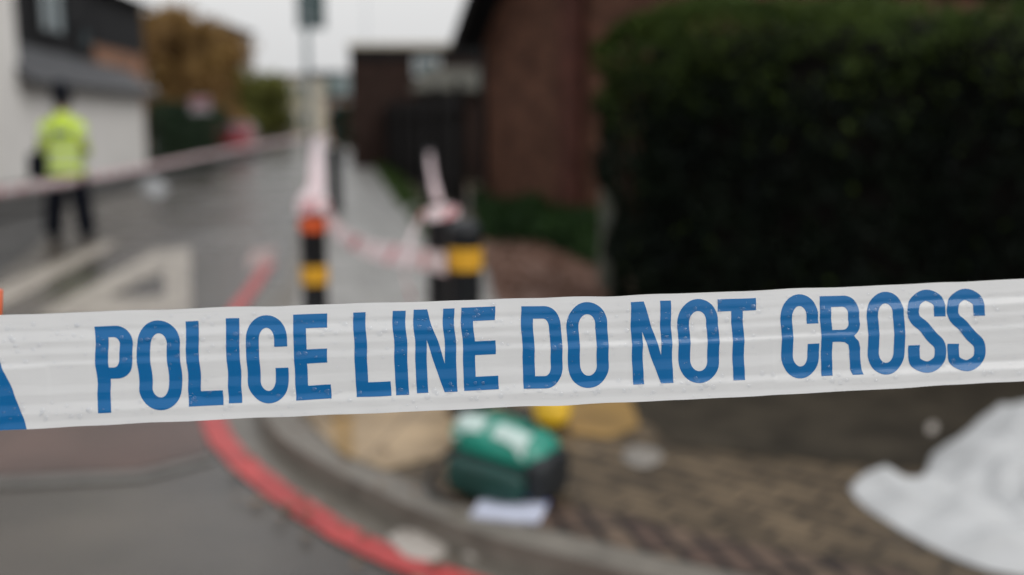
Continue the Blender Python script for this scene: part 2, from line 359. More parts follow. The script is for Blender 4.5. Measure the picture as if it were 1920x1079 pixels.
def film(name, col, trans=.22, rough=.34):
    m = bpy.data.materials.new(name); m.use_nodes = True; N, L = nodes(m); b = N['Principled BSDF']
    t = N.new('ShaderNodeTexCoord'); mp = N.new('ShaderNodeMapping'); mp.inputs['Scale'].default_value = (26, 190, 1)
    L.new(t.outputs['UV'], mp.inputs[0]); n = N.new('ShaderNodeTexNoise'); n.inputs['Scale'].default_value = 1; n.inputs['Detail'].default_value = 5
    n.inputs['Distortion'].default_value = .6
    L.new(mp.outputs[0], n.inputs['Vector'])
    mp2 = N.new('ShaderNodeMapping'); mp2.inputs['Scale'].default_value = (90, 130, 1); L.new(t.outputs['UV'], mp2.inputs[0])
    n2 = N.new('ShaderNodeTexNoise'); n2.inputs['Scale'].default_value = 1; n2.inputs['Detail'].default_value = 4; L.new(mp2.outputs[0], n2.inputs['Vector'])
    ad = N.new('ShaderNodeMath'); ad.operation = 'MULTIPLY_ADD'; ad.inputs[1].default_value = .45; L.new(n2.outputs['Fac'], ad.inputs[0]); L.new(n.outputs['Fac'], ad.inputs[2])
    bp = N.new('ShaderNodeBump'); bp.inputs['Strength'].default_value = .22; bp.inputs['Distance'].default_value = .0005
    L.new(ad.outputs[0], bp.inputs['Height']); L.new(bp.outputs[0], b.inputs['Normal'])
    r = N.new('ShaderNodeValToRGB'); r.color_ramp.elements[0].position = .25; r.color_ramp.elements[1].position = .8
    r.color_ramp.elements[0].color = (*[c * .96 for c in col], 1); r.color_ramp.elements[1].color = (*col, 1)
    L.new(n.outputs['Fac'], r.inputs[0]); L.new(r.outputs[0], b.inputs['Base Color'])
    b.inputs['Roughness'].default_value = rough; b.inputs['Specular IOR Level'].default_value = .15
    b.inputs['Coat Weight'].default_value = .65; b.inputs['Coat Roughness'].default_value = .06; b.inputs['Coat IOR'].default_value = 1.45; L.new(bp.outputs[0], b.inputs['Coat Normal'])
    tr = N.new('ShaderNodeBsdfTranslucent'); ms = N.new('ShaderNodeMixShader'); ms.inputs[0].default_value = trans
    L.new(r.outputs[0], tr.inputs[0]); L.new(b.outputs[0], ms.inputs[1]); L.new(tr.outputs[0], ms.inputs[2]); L.new(ms.outputs[0], N['Material Output'].inputs[0])
    return m
M['film_white'] = film('white_plastic_tape', (.75, .75, .745), rough=.4)
M['film_blue'] = film('printed_blue_ink', (.0002, .122, .335), trans=.03, rough=.35)
S0, S1 = -330, 330                                        # columns of DS
SL, SR = -int(1.0 / DS), int(1.5 / DS)
bm = BM(); uvl = bm.loops.layers.uv.verify()
grid = [[bm.verts.new(tape_pt(i * DS, j / TT)) for j in range(TT + 1)] for i in range(SL, SR + 1)]
for a, (c0, c1) in enumerate(zip(grid, grid[1:])):
    for j in range(TT):
        f = bm.faces.new((c0[j], c0[j + 1], c1[j + 1], c1[j]))
        for lp, q in zip(f.loops, ((a, j), (a, j + 1), (a + 1, j + 1), (a + 1, j))): lp[uvl].uv = (q[0] * DS, q[1] * TW / TT)
tape = thing('police_tape', 'wet white foreground tape printed in blue with the words POLICE LINE DO NOT CROSS', 'barrier tape', tuple(TC))
film_o = obj('tape_film', bm, M['film_white'], tape, smooth=True, recalc=False); film_o.location = -TC
# --- lettering: glyph outlines in units of cap height (y down), then cut to the tape's own grid
def arc(cx, cy, rx, ry, a0, a1, n=10):
    return [(cx + rx * math.cos(R(a0 + (a1 - a0) * i / n)), cy + ry * math.sin(R(a0 + (a1 - a0) * i / n))) for i in range(n + 1)]
def sarc(cx, cy, rx, ry, a0, a1, n=12, p=2.5):            # squarish arc
    o = []
    for i in range(n + 1):
        a = R(a0 + (a1 - a0) * i / n); c, s_ = math.cos(a), math.sin(a)
        o.append((cx + rx * math.copysign(abs(c) ** (2 / p), c), cy + ry * math.copysign(abs(s_) ** (2 / p), s_)))
    return o
SV, SH = .146, .125
def rr(x0, y0, x1, y1, rx, ry):
    return arc(x1 - rx, y0 + ry, rx, ry, -90, 0) + arc(x1 - rx, y1 - ry, rx, ry, 0, 90) + arc(x0 + rx, y1 - ry, rx, ry, 90, 180) + arc(x0 + rx, y0 + ry, rx, ry, 180, 270)
def gO(w): return [[rr(0, -.01, w, 1.01, w / 2, .27), rr(SV, .135, w - SV, .865, (w - 2 * SV) / 2, .13)]]
def gI(w): return [[[(0, 0), (w, 0), (w, 1), (0, 1)]]]
def gL(w): return [[[(0, 0), (SV, 0), (SV, 1 - .172), (w, 1 - .172), (w, 1), (0, 1)]]]
def gE(w): return [[[(0, 0), (w - .012, 0), (w - .012, .165), (SV, .165), (SV, .41), (w - .025, .41), (w - .025, .575), (SV, .575), (SV, .835), (w, .835), (w, 1), (0, 1)]]]
def gT(w): c = w / 2; return [[[(0, 0), (w, 0), (w, .15), (c + SV / 2, .15), (c + SV / 2, 1), (c - SV / 2, 1), (c - SV / 2, .15), (0, .15)]]]
def gN(w): return [[[(0, 0), (.16, 0), (w - .135, .66), (w - .135, 0), (w, 0), (w, 1), (w - .155, 1), (.135, .36), (.135, 1), (0, 1)]]]
def gD(w): return [[[(0, 0)] + arc(w - .22, .28, .22, .28, -90, 0) + arc(w - .22, .72, .22, .28, 0, 90) + [(0, 1)],
                    [(SV, .15)] + arc(w - SV - .08, .27, .08, .12, -90, 0, 8) + arc(w - SV - .08, .73, .08, .12, 0, 90, 8) + [(SV, .85)]]]
def gP(w): return [[[(0, 0)] + arc(w - .19, .21, .19, .21, -90, 0) + arc(w - .19, .40, .19, .21, 0, 90) + [(SV, .61), (SV, 1), (0, 1)],
                    [(SV, .13)] + arc(w - SV - .07, .22, .07, .09, -90, 0, 8) + arc(w - SV - .07, .39, .07, .09, 0, 90, 8) + [(SV, .48)]]]
def gR(w): return [[[(0, 0)] + arc(w - .24, .22, .21, .22, -90, 0) + arc(w - .24, .36, .21, .18, 0, 55) + [(w - .10, .535), (w - .055, .58), (w - .032, .66), (w - .025, .86), (w - .012, .95), (w + .005, 1), (w - .135, 1), (w - .165, .93), (w - .172, .70), (w - .19, .62), (w - .24, .585), (w - .30, .58), (SV, .58), (SV, 1), (0, 1)],
                    [(SV, .14)] + arc(w - SV - .11, .23, .08, .09, -90, 0, 8) + arc(w - SV - .11, .34, .08, .09, 0, 90, 8) + [(SV, .43)]]]
def gC(w):
    ix = (w - 2 * SV) / 2
    p = [(w, .355), (w, .26)] + arc(w / 2, .26, w / 2, .27, 0, -90)[1:] + arc(w / 2, .26, w / 2, .27, -90, -180)[1:] + arc(w / 2, .74, w / 2, .27, 180, 90) + arc(w / 2, .74, w / 2, .27, 90, 0)[1:] + [(w, .60), (w - SV, .60)]
    p += arc(w / 2, .735, ix, .13, 0, 90) + arc(w / 2, .735, ix, .13, 90, 180)[1:] + arc(w / 2, .265, ix, .13, 180, 270) + arc(w / 2, .265, ix, .13, 270, 360)[1:] + [(w - SV, .355)]
    return [[p]]
def gS(w):
    h = .066; c = [(w - .075, .325), (w - .075, .25), (w - .10, .13), (w / 2, .052), (.115, .115), (.075, .235), (.10, .345), (.20, .44), (w - .20, .565), (w - .095, .665), (w - .073, .775), (w - .11, .885), (w / 2, .948), (.10, .88), (.075, .75), (.075, .665)]
    c = [Vector((x, y, 0)) for x, y in c]; c = smooth_line(c, 5); L_, R_ = [], []
    for i, p in enumerate(c):
        d = (c[min(i + 1, len(c) - 1)] - c[max(i - 1, 0)]).normalized(); n = Vector((d.y, -d.x, 0))
        hh = .070 + .006 * abs(n.x); L_.append((p + n * hh)[:2]); R_.append((p - n * hh)[:2])
    return [[L_ + R_[::-1]]]
words = [('POLICE', [(178, 250, 615, 777), (259, 340, 605, 771), (348, 419, 604, 764), (423, 454, 600, 759), (463, 541, 594, 757), (549, 621, 590, 751)]),
         ('LINE', [(662, 733, 586, 744), (736, 766, 583, 741), (775, 857, 579, 736), (864, 935, 575, 731)]),
         ('DO', [(976, 1054, 572, 727), (1064, 1141, 566, 724)]),
         ('NOT', [(1182, 1263, 562, 717), (1272, 1348, 559, 714), (1345, 1417, 557, 710)]),
         ('CROSS', [(1464, 1535, 552, 706), (1535, 1618, 552, 702), (1625, 1695, 547, 699), (1700, 1774, 545, 696), (1774, 1848, 543, 693)])]
GL = dict(P=gP, O=gO, L=gL, I=gI, C=gC, E=gE, N=gN, D=gD, T=gT, R=gR, S=gS)
def printed(name, polys, parent, label=None):             # polys in (s,t); cut along the tape grid, laid on it
    bm = BM()
    for loops in polys:
        vl = [[Vector((x, y, 0)) for x, y in lp] for lp in loops]
        flat = [bm.verts.new(p) for lp in vl for p in lp]
        for tri in tessellate_polygon(vl):
            a, b, c = [flat[i] for i in tri]
            if ((b.co - a.co).cross(c.co - a.co)).length > 1e-10:
                try: bm.faces.new((a, b, c))
                except ValueError: pass
    xs = [v.co.x for v in bm.verts]; ys = [v.co.y for v in bm.verts]
    for i in range(math.floor(min(xs) / DS), math.ceil(max(xs) / DS) + 1):
        bmesh.ops.bisect_plane(bm, geom=bm.verts[:] + bm.edges[:] + bm.faces[:], plane_co=(i * DS, 0, 0), plane_no=(1, 0, 0), dist=1e-7)
    for j in range(math.floor(min(ys) * TT), math.ceil(max(ys) * TT) + 1):
        bmesh.ops.bisect_plane(bm, geom=bm.verts[:] + bm.edges[:] + bm.faces[:], plane_co=(0, j / TT, 0), plane_no=(0, 1, 0), dist=1e-7)
    uvl = bm.loops.layers.uv.verify()
    for f in bm.faces:
        for lp in f.loops: lp[uvl].uv = (lp.vert.co.x - SL * DS, lp.vert.co.y * TW)
    for v in bm.verts: v.co = tape_pt(v.co.x, v.co.y, .00018)
    bm.normal_update()
    for f in bm.faces:
        if f.normal.dot(nrm) < 0: f.normal_flip()
    bmesh.ops.remove_doubles(bm, verts=bm.verts[:], dist=1e-6)
    o = obj(name, bm, M['film_blue'], parent, smooth=True, recalc=False); o.location = -TC
    if label: o['label'] = label
    return o
for word, boxes in words:
    polys = []
    for ch, (x0, x1, y0, y1) in zip(word, boxes):
        xm, ym = (x0 + x1) / 2, (y0 + y1) / 2
        ya = y0 + .2 * (y1 - y0) if ch == 'S' else ym if ch in 'OC' else y0; yb = {'L': y1, 'I': y1, 'E': y1, 'N': y1, 'R': y1, 'P': y0 + .3 * (y1 - y0), 'T': y0 + 8, 'S': y0 + .74 * (y1 - y0), 'C': y0 + .64 * (y1 - y0)}.get(ch, ym)
        sA = tape_uv(x0, ya)[0]; sB = tape_uv(x1, yb)[0]; _, tA = tape_uv(xm, y0); _, tB = tape_uv(xm, y1)
        sc = (tB - tA) * TW; wdt = (sB - sA) / sc
        for loops in GL[ch](wdt):
            polys.append([[(sA + x * sc, tA + y * (tB - tA)) for x, y in lp] for lp in loops])
    printed('printed_word', polys, tape, 'blue printed word ' + word)
# blue chevron block left of the words and its twin far right
def poly_px(px): return [[tape_uv(u, v) for u, v in px]]
a1, a2, a3 = tape_uv(0, 678), tape_uv(46, 790), tape_uv(50, 808)
chev = [(-.52, .26), (a1[0] - .004, .26), a1, a2, (a3[0] + .0002, .999), (-.56, .999)]
printed('printed_chevron', [[chev]], tape, 'solid blue printed block with a slanted end')
printed('printed_chevron', [[[(.50, .12), (.74, .12), (.70, .999), (.46, .999)]]], tape, 'solid blue printed slanted block')
# --- rain droplets
random.seed(11); bm = BM()
for k in range(1100):
    s_ = rnd(-.40, .40); t_ = rnd(.015, .985)
    if random.random() < .3: t_ = random.choice([rnd(.16, .24), rnd(.43, .50), rnd(.84, .90)])
    rad = min(.0014, .00042 + abs(random.gauss(0, .00026))) * (1.0 if random.random() < .93 else 1.6)
    if noise.noise(Vector((s_ * 9, t_ * 2, 3))) < -.25: continue
    p = tape_pt(s_, t_, .0002); seg = 9 if rad > .0005 else 6; el = rnd(.8, 1.25); ht = rnd(.55, .75); ring0 = None; rg = []
    wob = [rnd(.88, 1.1) for _ in range(seg)]
    for (rr_, zz) in ((1, 0), (.93, .35), (.66, .75), (.3, .96)):
        rg.append([bm.verts.new(p + tdir * (math.cos(6.283 * i / seg) * rad * rr_ * wob[i]) + tdn * (math.sin(6.283 * i / seg) * rad * rr_ * el * wob[i] + (.18 * rad if zz > .5 else 0)) + nrm * (zz * ht * rad)) for i in range(seg)])
    top = bm.verts.new(p + nrm * ht * rad + tdn * .2 * rad)
    for a, b in zip(rg, rg[1:]):
        for i in range(seg): bm.faces.new((a[i], a[(i + 1) % seg], b[(i + 1) % seg], b[i]))
    for i in range(seg): bm.faces.new((rg[-1][i], rg[-1][(i + 1) % seg], top))
random.seed(5)
for k in range(330):                                      # larger flat drops
    s_ = rnd(-.36, .38); t_ = random.choice([rnd(.05, .5), rnd(.14, .42), rnd(.75, .92)]); rad = rnd(.0009, .0021); seg = 14
    p = tape_pt(s_, t_, .0002); ht = rnd(.24, .36); el = rnd(.75, 1.15); rg = []; wob = [rnd(.86, 1.12) for _ in range(seg)]; wob = [(wob[i] + wob[i - 1]) / 2 for i in range(seg)]
    for (rr_, zz) in ((1, 0), (.96, .35), (.80, .70), (.5, .93), (.2, 1)):
        rg.append([bm.verts.new(p + tdir * (math.cos(6.283 * i / seg) * rad * rr_ * wob[i]) + tdn * (math.sin(6.283 * i / seg) * rad * rr_ * el * wob[i] + .25 * rad * zz) + nrm * (zz * ht * rad)) for i in range(seg)])
    for a, b in zip(rg, rg[1:]):
        for i in range(seg): bm.faces.new((a[i], a[(i + 1) % seg], b[(i + 1) % seg], b[i]))
    bm.faces.new(rg[-1])
for k in range(170):                                      # beads sitting on the upper and lower edges
    s_ = rnd(-.40, .40); top_e = random.random() < .7; p = tape_pt(s_, 0 if top_e else 1, 0); rad = rnd(.0002, .0006)
    r_ = bmesh.ops.create_icosphere(bm, subdivisions=1, radius=rad); bmesh.ops.translate(bm, verts=r_['verts'], vec=p + tdn * (-rad * .3 if top_e else rad * .5))
wm = bpy.data.materials.new('rain_water'); wm.use_nodes = True; b = wm.node_tree.nodes['Principled BSDF']
N, L = nodes(wm); tcn = N.new('ShaderNodeTexNoise'); tcn.inputs['Scale'].default_value = 300
N.remove(b); fr_ = N.new('ShaderNodeFresnel'); fr_.inputs[0].default_value = 1.5; tp_ = N.new('ShaderNodeBsdfTransparent'); gl_ = N.new('ShaderNodeBsdfGlossy'); gl_.inputs['Roughness'].default_value = .05
tp_.inputs[0].default_value = (.985, .99, 1, 1); mw = N.new('ShaderNodeMixShader'); mn_ = N.new('ShaderNodeMath'); mn_.operation = 'MINIMUM'; mn_.inputs[1].default_value = .20; L.new(fr_.outputs[0], mn_.inputs[0]); L.new(mn_.outputs[0], mw.inputs[0]); L.new(tp_.outputs[0], mw.inputs[1]); L.new(gl_.outputs[0], mw.inputs[2]); L.new(mw.outputs[0], N['Material Output'].inputs[0])
M['water'] = wm
dr = obj('rain_droplets', bm, wm, None, smooth=True); dr['kind'] = 'stuff'
tag(dr, 'tiny clear raindrops beaded all over the printed blue and white tape', 'water droplets')
# --- orange post at the left edge that the tape is tied to
t = thing('orange_post', 'slim orange plastic post just showing at the left edge behind the police tape', 'post', tuple(AT(-22, 545, .80)))
pt = Vector(t.location); bm = BM(); top_ = AT(-13, 543, .80); bot_ = Vector((top_.x - .26, top_.y + .05, 0))
dd = (bot_ - top_); tube(bm, [top_ - pt, top_ + dd * .02 - pt, top_ + dd * .5 - pt, bot_ - pt], [.0075, .009, .011, .014], 16)
obj('shaft', bm, mat('orange_plastic', (.62, .13, .05), rough=.4, var=.1, scale=20), t, smooth=True)
bm = BM(); lathe(bm, [(.10, 0), (.10, .03), (.05, .05), (.02, .06)], 24); o = obj('base', bm, M['black'], t, smooth=True); o.location = bot_ - pt
# ------------------------------------------------------------------ buildings on the left
def quad_prism(bm, base, z0, z1):                          # base: ground polygon, vertical prism
    lo = [bm.verts.new((p[0], p[1], z0)) for p in base]; hi = [bm.verts.new((p[0], p[1], z1)) for p in base]
    n = len(base); bm.faces.new(lo[::-1]); bm.faces.new(hi)
    for i in range(n): bm.faces.new((lo[i], lo[(i + 1) % n], hi[(i + 1) % n], hi[i]))
def polyface(bm, pts): return bm.faces.new([bm.verts.new(p) for p in pts])
def slab(bm, pts, th):                                     # thick planar slab from a polygon
    pts = [Vector(p) for p in pts]; n = (pts[1] - pts[0]).cross(pts[2] - pts[0]).normalized()
    if n.z < 0: n = -n
    lo = [bm.verts.new(p - n * th) for p in pts]; hi = [bm.verts.new(p) for p in pts]; k = len(pts)
    bm.faces.new(hi); bm.faces.new(lo[::-1])
    for i in range(k): bm.faces.new((lo[i], lo[(i + 1) % k], hi[(i + 1) % k], hi[i]))
W0 = G(0, 386, 0); W0.z = 0; W1 = G(277, 331, 0); W1.z = 0
wl = (W1 - W0).normalized(); wo = Vector((-abs(wl.y), wl.x, 0)).normalized()
if wo.x > 0: wo = -wo
wlen = (W1 - W0).length
def LW(a, o, z): return W0 + wl * a + wo * o + Vector((0, 0, z))
pub = thing('white_pub', 'white rendered building on the left with grey slate lean-to roof and dark dormered upper storey', 'building', tuple(W0))
def sub(name, bm, m, parent=pub, org=W0, **k):
    bmesh.ops.translate(bm, verts=bm.verts[:], vec=-org); return obj(name, bm, m, parent, **k)
bm = BM(); quad_prism(bm, [LW(1.2, 0, 0), LW(wlen, 0, 0), LW(wlen, 9, 0), LW(1.2, 9, 0)], 0, 2.18); sub('wall', bm, M['white_render'])
bm = BM(); quad_prism(bm, [LW(1.2, -.05, 0), LW(wlen + .02, -.05, 0), LW(wlen + .02, -.002, 0), LW(1.2, -.002, 0)], 0, .30); sub('plinth', bm, M['asphalt_dark'])
bm = BM(); slab(bm, [LW(1.0, -.28, 2.17), LW(wlen + .2, -.28, 2.17), LW(wlen + .2, .42, 2.74), LW(1.0, .42, 2.92)], .08); sub('lean_to_roof', bm, M['slate'])
bm = BM(); tube(bm, [LW(1.0, -.33, 2.12), LW(wlen + .2, -.33, 2.12)], .055, 8); sub('gutter', bm, M['black'])
bm = BM(); quad_prism(bm, [LW(1.2, .40, 0), LW(wlen * .74, .40, 0), LW(wlen * .74, 9, 0), LW(1.2, 9, 0)], 2.2, 4.95); sub('upper_wall', bm, M['slate_dark'], uv=True)
bm = BM(); quad_prism(bm, [LW(wlen * .66, .40, 0), LW(wlen + 1.8, .40, 0), LW(wlen + 1.8, 9, 0), LW(wlen * .66, 9, 0)], 0, 3.2); sub('brick_wall', bm, M['brick_or'], uv=True)
bm = BM(); quad_prism(bm, [LW(wlen * .741, .38, 0), LW(wlen + 1.82, .38, 0), LW(wlen + 1.82, 9, 0), LW(wlen * .741, 9, 0)], 3.203, 4.6); sub('clad_wall', bm, M['slate_dark'], uv=True)
bm = BM(); slab(bm, [LW(1.0, .1, 3.38), LW(wlen + .2, .1, 3.38), LW(wlen + .2, 4.6, 5.2), LW(1.0, 4.6, 5.2)][0:0] or [LW(wlen * .74, .12, 4.52), LW(wlen + 2, .12, 4.52), LW(wlen + 2, 4.7, 6.0), LW(wlen * .74, 4.7, 6.0)], .12)
slab(bm, [LW(wlen * .74, 9.2, 4.52), LW(wlen + 2, 9.2, 4.52), LW(wlen + 2, 4.7, 6.0), LW(wlen * .74, 4.7, 6.0)], .12)
polyface(bm, [LW(wlen + 1.8, .4, 4.6), LW(wlen + 1.8, 9, 4.6), LW(wlen + 1.8, 4.7, 5.9)]); sub('rear_roof', bm, M['roof_dk'])
bm = BM(); slab(bm, [LW(1.0, .12, 4.87), LW(wlen * .74 + .1, .12, 4.87), LW(wlen * .74 + .1, 4.7, 7.2), LW(1.0, 4.7, 7.2)], .14)
slab(bm, [LW(1.0, 9.3, 4.87), LW(wlen * .74 + .1, 9.3, 4.87), LW(wlen * .74 + .1, 4.7, 7.2), LW(1.0, 4.7, 7.2)], .14)
polyface(bm, [LW(wlen * .74, .4, 4.95), LW(wlen * .74, 9, 4.95), LW(wlen * .74, 4.7, 7.1)]); sub('main_roof', bm, M['roof_dk'])
def win(par, a, z, wd_, ht, o=1.6, org=W0, fn=LW, fm='frame_white'):
    bm = BM(); f = .09
    def bx(a0, a1, z0, z1, o0, o1): quad_prism(bm, [fn(a0, o0, 0), fn(a1, o0, 0), fn(a1, o1, 0), fn(a0, o1, 0)], z0, z1)
    bx(a, a + wd_, z + ht - f, z + ht, o - .09, o - .002); bx(a, a + wd_, z, z + f, o - .09, o - .002)
    bx(a, a + f, z + f, z + ht - f, o - .09, o - .002); bx(a + wd_ - f, a + wd_, z + f, z + ht - f, o - .09, o - .002)
    bx(a + wd_ / 2 - .03, a + wd_ / 2 + .03, z + f, z + ht - f, o - .08, o - .004)
    fr = sub('window', bm, M[fm], par, org)
    bm = BM(); quad_prism(bm, [fn(a + f, o - .045, 0), fn(a + wd_ - f, o - .045, 0), fn(a + wd_ - f, o - .02, 0), fn(a + f, o - .02, 0)], z + f, z + ht - f); sub('pane', bm, M['glass'], fr, org)
win(pub, 1.45, 3.4, .9, 1.3, o=.40, fm='slate_dark'); win(pub, 3.4, 3.15, 1.5, 1.35, o=.40, fm='slate_dark'); win(pub, wlen * .62, 2.95, .8, .6, o=.40, fm='slate_dark')
bm = BM(); quad_prism(bm, [LW(wlen * .35, 4.9, 0), LW(wlen * .35 + 1, 4.9, 0), LW(wlen * .35 + 1, 5.7, 0), LW(wlen * .35, 5.7, 0)], 6.4, 8); sub('chimney', bm, M['brick_dk'], uv=True)
gw = thing('white_gable_house', 'tall pale rendered house wall filling the far left edge of the street', 'house', tuple(W0))
bm = BM(); quad_prism(bm, [LW(-9, -.05, 0), LW(1.15, -.05, 0), LW(1.15, 8, 0), LW(-9, 8, 0)], 0, 6.6); sub('wall', bm, M['white_render'], gw)
bm = BM(); quad_prism(bm, [LW(-9, -.11, 0), LW(1.15, -.11, 0), LW(1.15, -.052, 0), LW(-9, -.052, 0)], 0, .35); sub('plinth', bm, M['asphalt_dark'], gw)
bm = BM(); slab(bm, [LW(-9.2, -.4, 6.5), LW(1.4, -.4, 6.5), LW(1.4, 4, 9.2), LW(-9.2, 4, 9.2)], .15); slab(bm, [LW(-9.2, 8.3, 6.5), LW(1.4, 8.3, 6.5), LW(1.4, 4, 9.2), LW(-9.2, 4, 9.2)], .15)
polyface(bm, [LW(1.14, 0, 6.6), LW(1.14, 8, 6.6), LW(1.14, 4, 9.1)]); sub('roof', bm, M['slate'], gw)
win(gw, -4.5, 1.0, 1.3, 1.4, o=-.05); win(gw, -4.5, 3.9, 1.3, 1.4, o=-.05)
# ------------------------------------------------------------------ right side buildings
def GP(u, v): p = G(u, v, 0); p.z = 0; return p
# brick house (side gable towards the street)
H0, H1 = GP(905, 406), GP(1100, 441)
hd = (H1 - H0).normalized(); ho = Vector((-hd.y, hd.x, 0)); ho = ho if ho.x > 0 else -ho      # away from street
HL = 7.5
def LH(a, o, z): return H0 + hd * a + ho * o + Vector((0, 0, z))
house = thing('brick_house', 'red brick house end with steep dark overhanging roof, beside the tall hedge', 'house', tuple(H0))
apex_a, eave = HL / 2, 2.52
rise = 4.1
bm = BM(); bw = [LH(0, 0, 0), LH(HL, 0, 0), LH(HL, 8, 0), LH(0, 8, 0)]; quad_prism(bm, bw, 0, eave)
f0 = [LH(0, 0, eave), LH(HL, 0, eave), LH(apex_a, 0, eave + rise)]; f1 = [p + ho * 8 for p in f0]
A3 = [bm.verts.new(p) for p in f0]; B3 = [bm.verts.new(p) for p in f1]; bm.faces.new(A3); bm.faces.new(B3[::-1])
for i in (1, 2): bm.faces.new((A3[i], A3[(i + 1) % 3], B3[(i + 1) % 3], B3[i]))
sub('wall', bm, M['brick'], house, H0, uv=True)
sl_ = rise / apex_a; ov = .12
bm = BM()
slab(bm, [LH(-ov, -.42, eave - sl_ * ov + .16), LH(apex_a, -.42, eave + rise + .16), LH(apex_a, 8.3, eave + rise + .16), LH(-ov, 8.3, eave - sl_ * ov + .16)], .14)
slab(bm, [LH(HL + ov, -.42, eave - sl_ * ov + .16), LH(apex_a, -.42, eave + rise + .16), LH(apex_a, 8.3, eave + rise + .16), LH(HL + ov, 8.3, eave - sl_ * ov + .16)], .14)
roof = sub('roof', bm, M['slate_dark'], house, H0)
bm = BM()
for (a0, a1) in ((-ov, apex_a), (HL + ov, apex_a)):
    z0 = eave - sl_ * ov; z1 = eave + rise
    p = [LH(a0, -.43, z0 - .14), LH(a1, -.43, z1 - .14), LH(a1, -.43, z1 + .14), LH(a0, -.43, z0 + .14)]
    q = [x - ho * .03 for x in p]; P_ = [bm.verts.new(x) for x in p]; Q_ = [bm.verts.new(x) for x in q]
    bm.faces.new(P_); bm.faces.new(Q_[::-1])
    for i in range(4): bm.faces.new((P_[i], P_[(i + 1) % 4], Q_[(i + 1) % 4], Q_[i]))
sub('bargeboard', bm, M['wood_dk'], roof, H0)
bm = BM(); quad_prism(bm, [LH(2.35, -.11, 0), LH(2.8, -.11, 0), LH(2.8, -.002, 0), LH(2.35, -.002, 0)], 0, 4.9)
sub('pier', bm, brick_mat('bright_red_brick', (.075, .024, .016), (.11, .036, .024), (.06, .04, .035), .225, .075, .01, rough=.85), house, H0, uv=True)
bm = BM(); tube(bm, [LH(.12, -.06, .1), LH(.12, -.06, 2.5)], .04, 8); sub('downpipe', bm, M['black'], house, H0)
# dark timber fence up the street
F0, F1 = LH(-.08, -.25, 0), GP(672, 291)
fence = thing('timber_fence', 'tall almost black close-boarded timber fence behind the bollards, running up the street', 'fence', tuple(F0))
fd = (F1 - F0); fl = fd.length; fd.normalize(); fo = Vector((-fd.y, fd.x, 0))
nb = int(fl / .152); 
for i in range(int(fl / 2.43) + 1):
    bm = BM(); p = F0 + fd * (i * 2.43); quad_prism(bm, [p + fo * .06 - fd * .05, p + fo * .06 + fd * .05, p + fo * .15 + fd * .05, p + fo * .15 - fd * .05], 0, 2.0); sub('post', bm, M['wood_dk'], fence, F0)
bm = BM()
for i in range(nb):
    p = F0 + fd * (i * .152); th = .012 + .006 * (i % 2); z1 = 1.86 + rnd(-.015, .015); quad_prism(bm, [p, p + fd * .148, p + fd * .148 - fo * th, p - fo * th], .04, z1)
sub('board_panel', bm, M['wood_dk'], fence, F0)
bm = BM()
for z in (.4, 1.5): quad_prism(bm, [F0 + fo * .002, F0 + fd * fl + fo * .002, F0 + fd * fl + fo * .055, F0 + fo * .055], z, z + .08)
sub('rail', bm, M['wood_dk'], fence, F0)
# flat-roofed block behind the fence
blk = thing('flat_roofed_block', 'low dark brick block with flat roof and pale coping, behind the timber fence', 'building', tuple(XZ(780, 230, 29)))
bo = Vector(blk.location); bo.z = 0; blk.location = bo
bx0, bx1 = XZ(658, 230, 29).x, XZ(940, 230, 29).x
bm = BM(); box(bm, (bx0 + bx1) / 2, 29 + 3.5, 1.75, bx1 - bx0, 7, 3.5); sub('wall', bm, M['brick_dk'], blk, bo, uv=True)
bm = BM(); box(bm, (bx0 + bx1) / 2, 29 + 3.5, 3.56, bx1 - bx0 + .1, 7.1, .12); sub('coping', bm, M['cream'], blk, bo)
bm = BM(); box(bm, (bx0 + bx1) / 2, 28.97, 3.32, bx1 - bx0 - .04, .05, .3); sub('fascia', bm, M['roof_dk'], blk, bo)
bm = BM(); pw = XZ(800, 120, 28.9); box(bm, pw.x, 28.94, 2.95, .75, .1, .55); fr = sub('window', bm, M['frame_white'], blk, bo)
bm = BM(); box(bm, pw.x, 28.88, 2.95, .62, .02, .42); sub('pane', bm, M['glass'], fr, bo)
# porch with mossy roof in front of it
po = XZ(845, 230, 22); po.z = 0
porch = thing('tiled_outbuilding', 'small outbuilding with pale mossy tiled roof just above the timber fence', 'outbuilding', tuple(po))
bm = BM(); box(bm, po.x, 23, 1.05, 1.5, 1.8, 2.1); sub('wall', bm, M['brick_dk'], porch, po, uv=True)
bm = BM(); slab(bm, [(po.x - .85, 21.9, 2.1), (po.x + .85, 21.9, 2.1), (po.x + .6, 23, 2.62), (po.x - .6, 23, 2.62)], .07); slab(bm, [(po.x - .85, 24.1, 2.1), (po.x + .85, 24.1, 2.1), (po.x + .6, 23, 2.62), (po.x - .6, 23, 2.62)], .07)
sub('roof', bm, mat('mossy_tiles', (.035, .034, .026), rough=.85, col2=(.07, .065, .048), scale=5, bump=.4), porch, po)
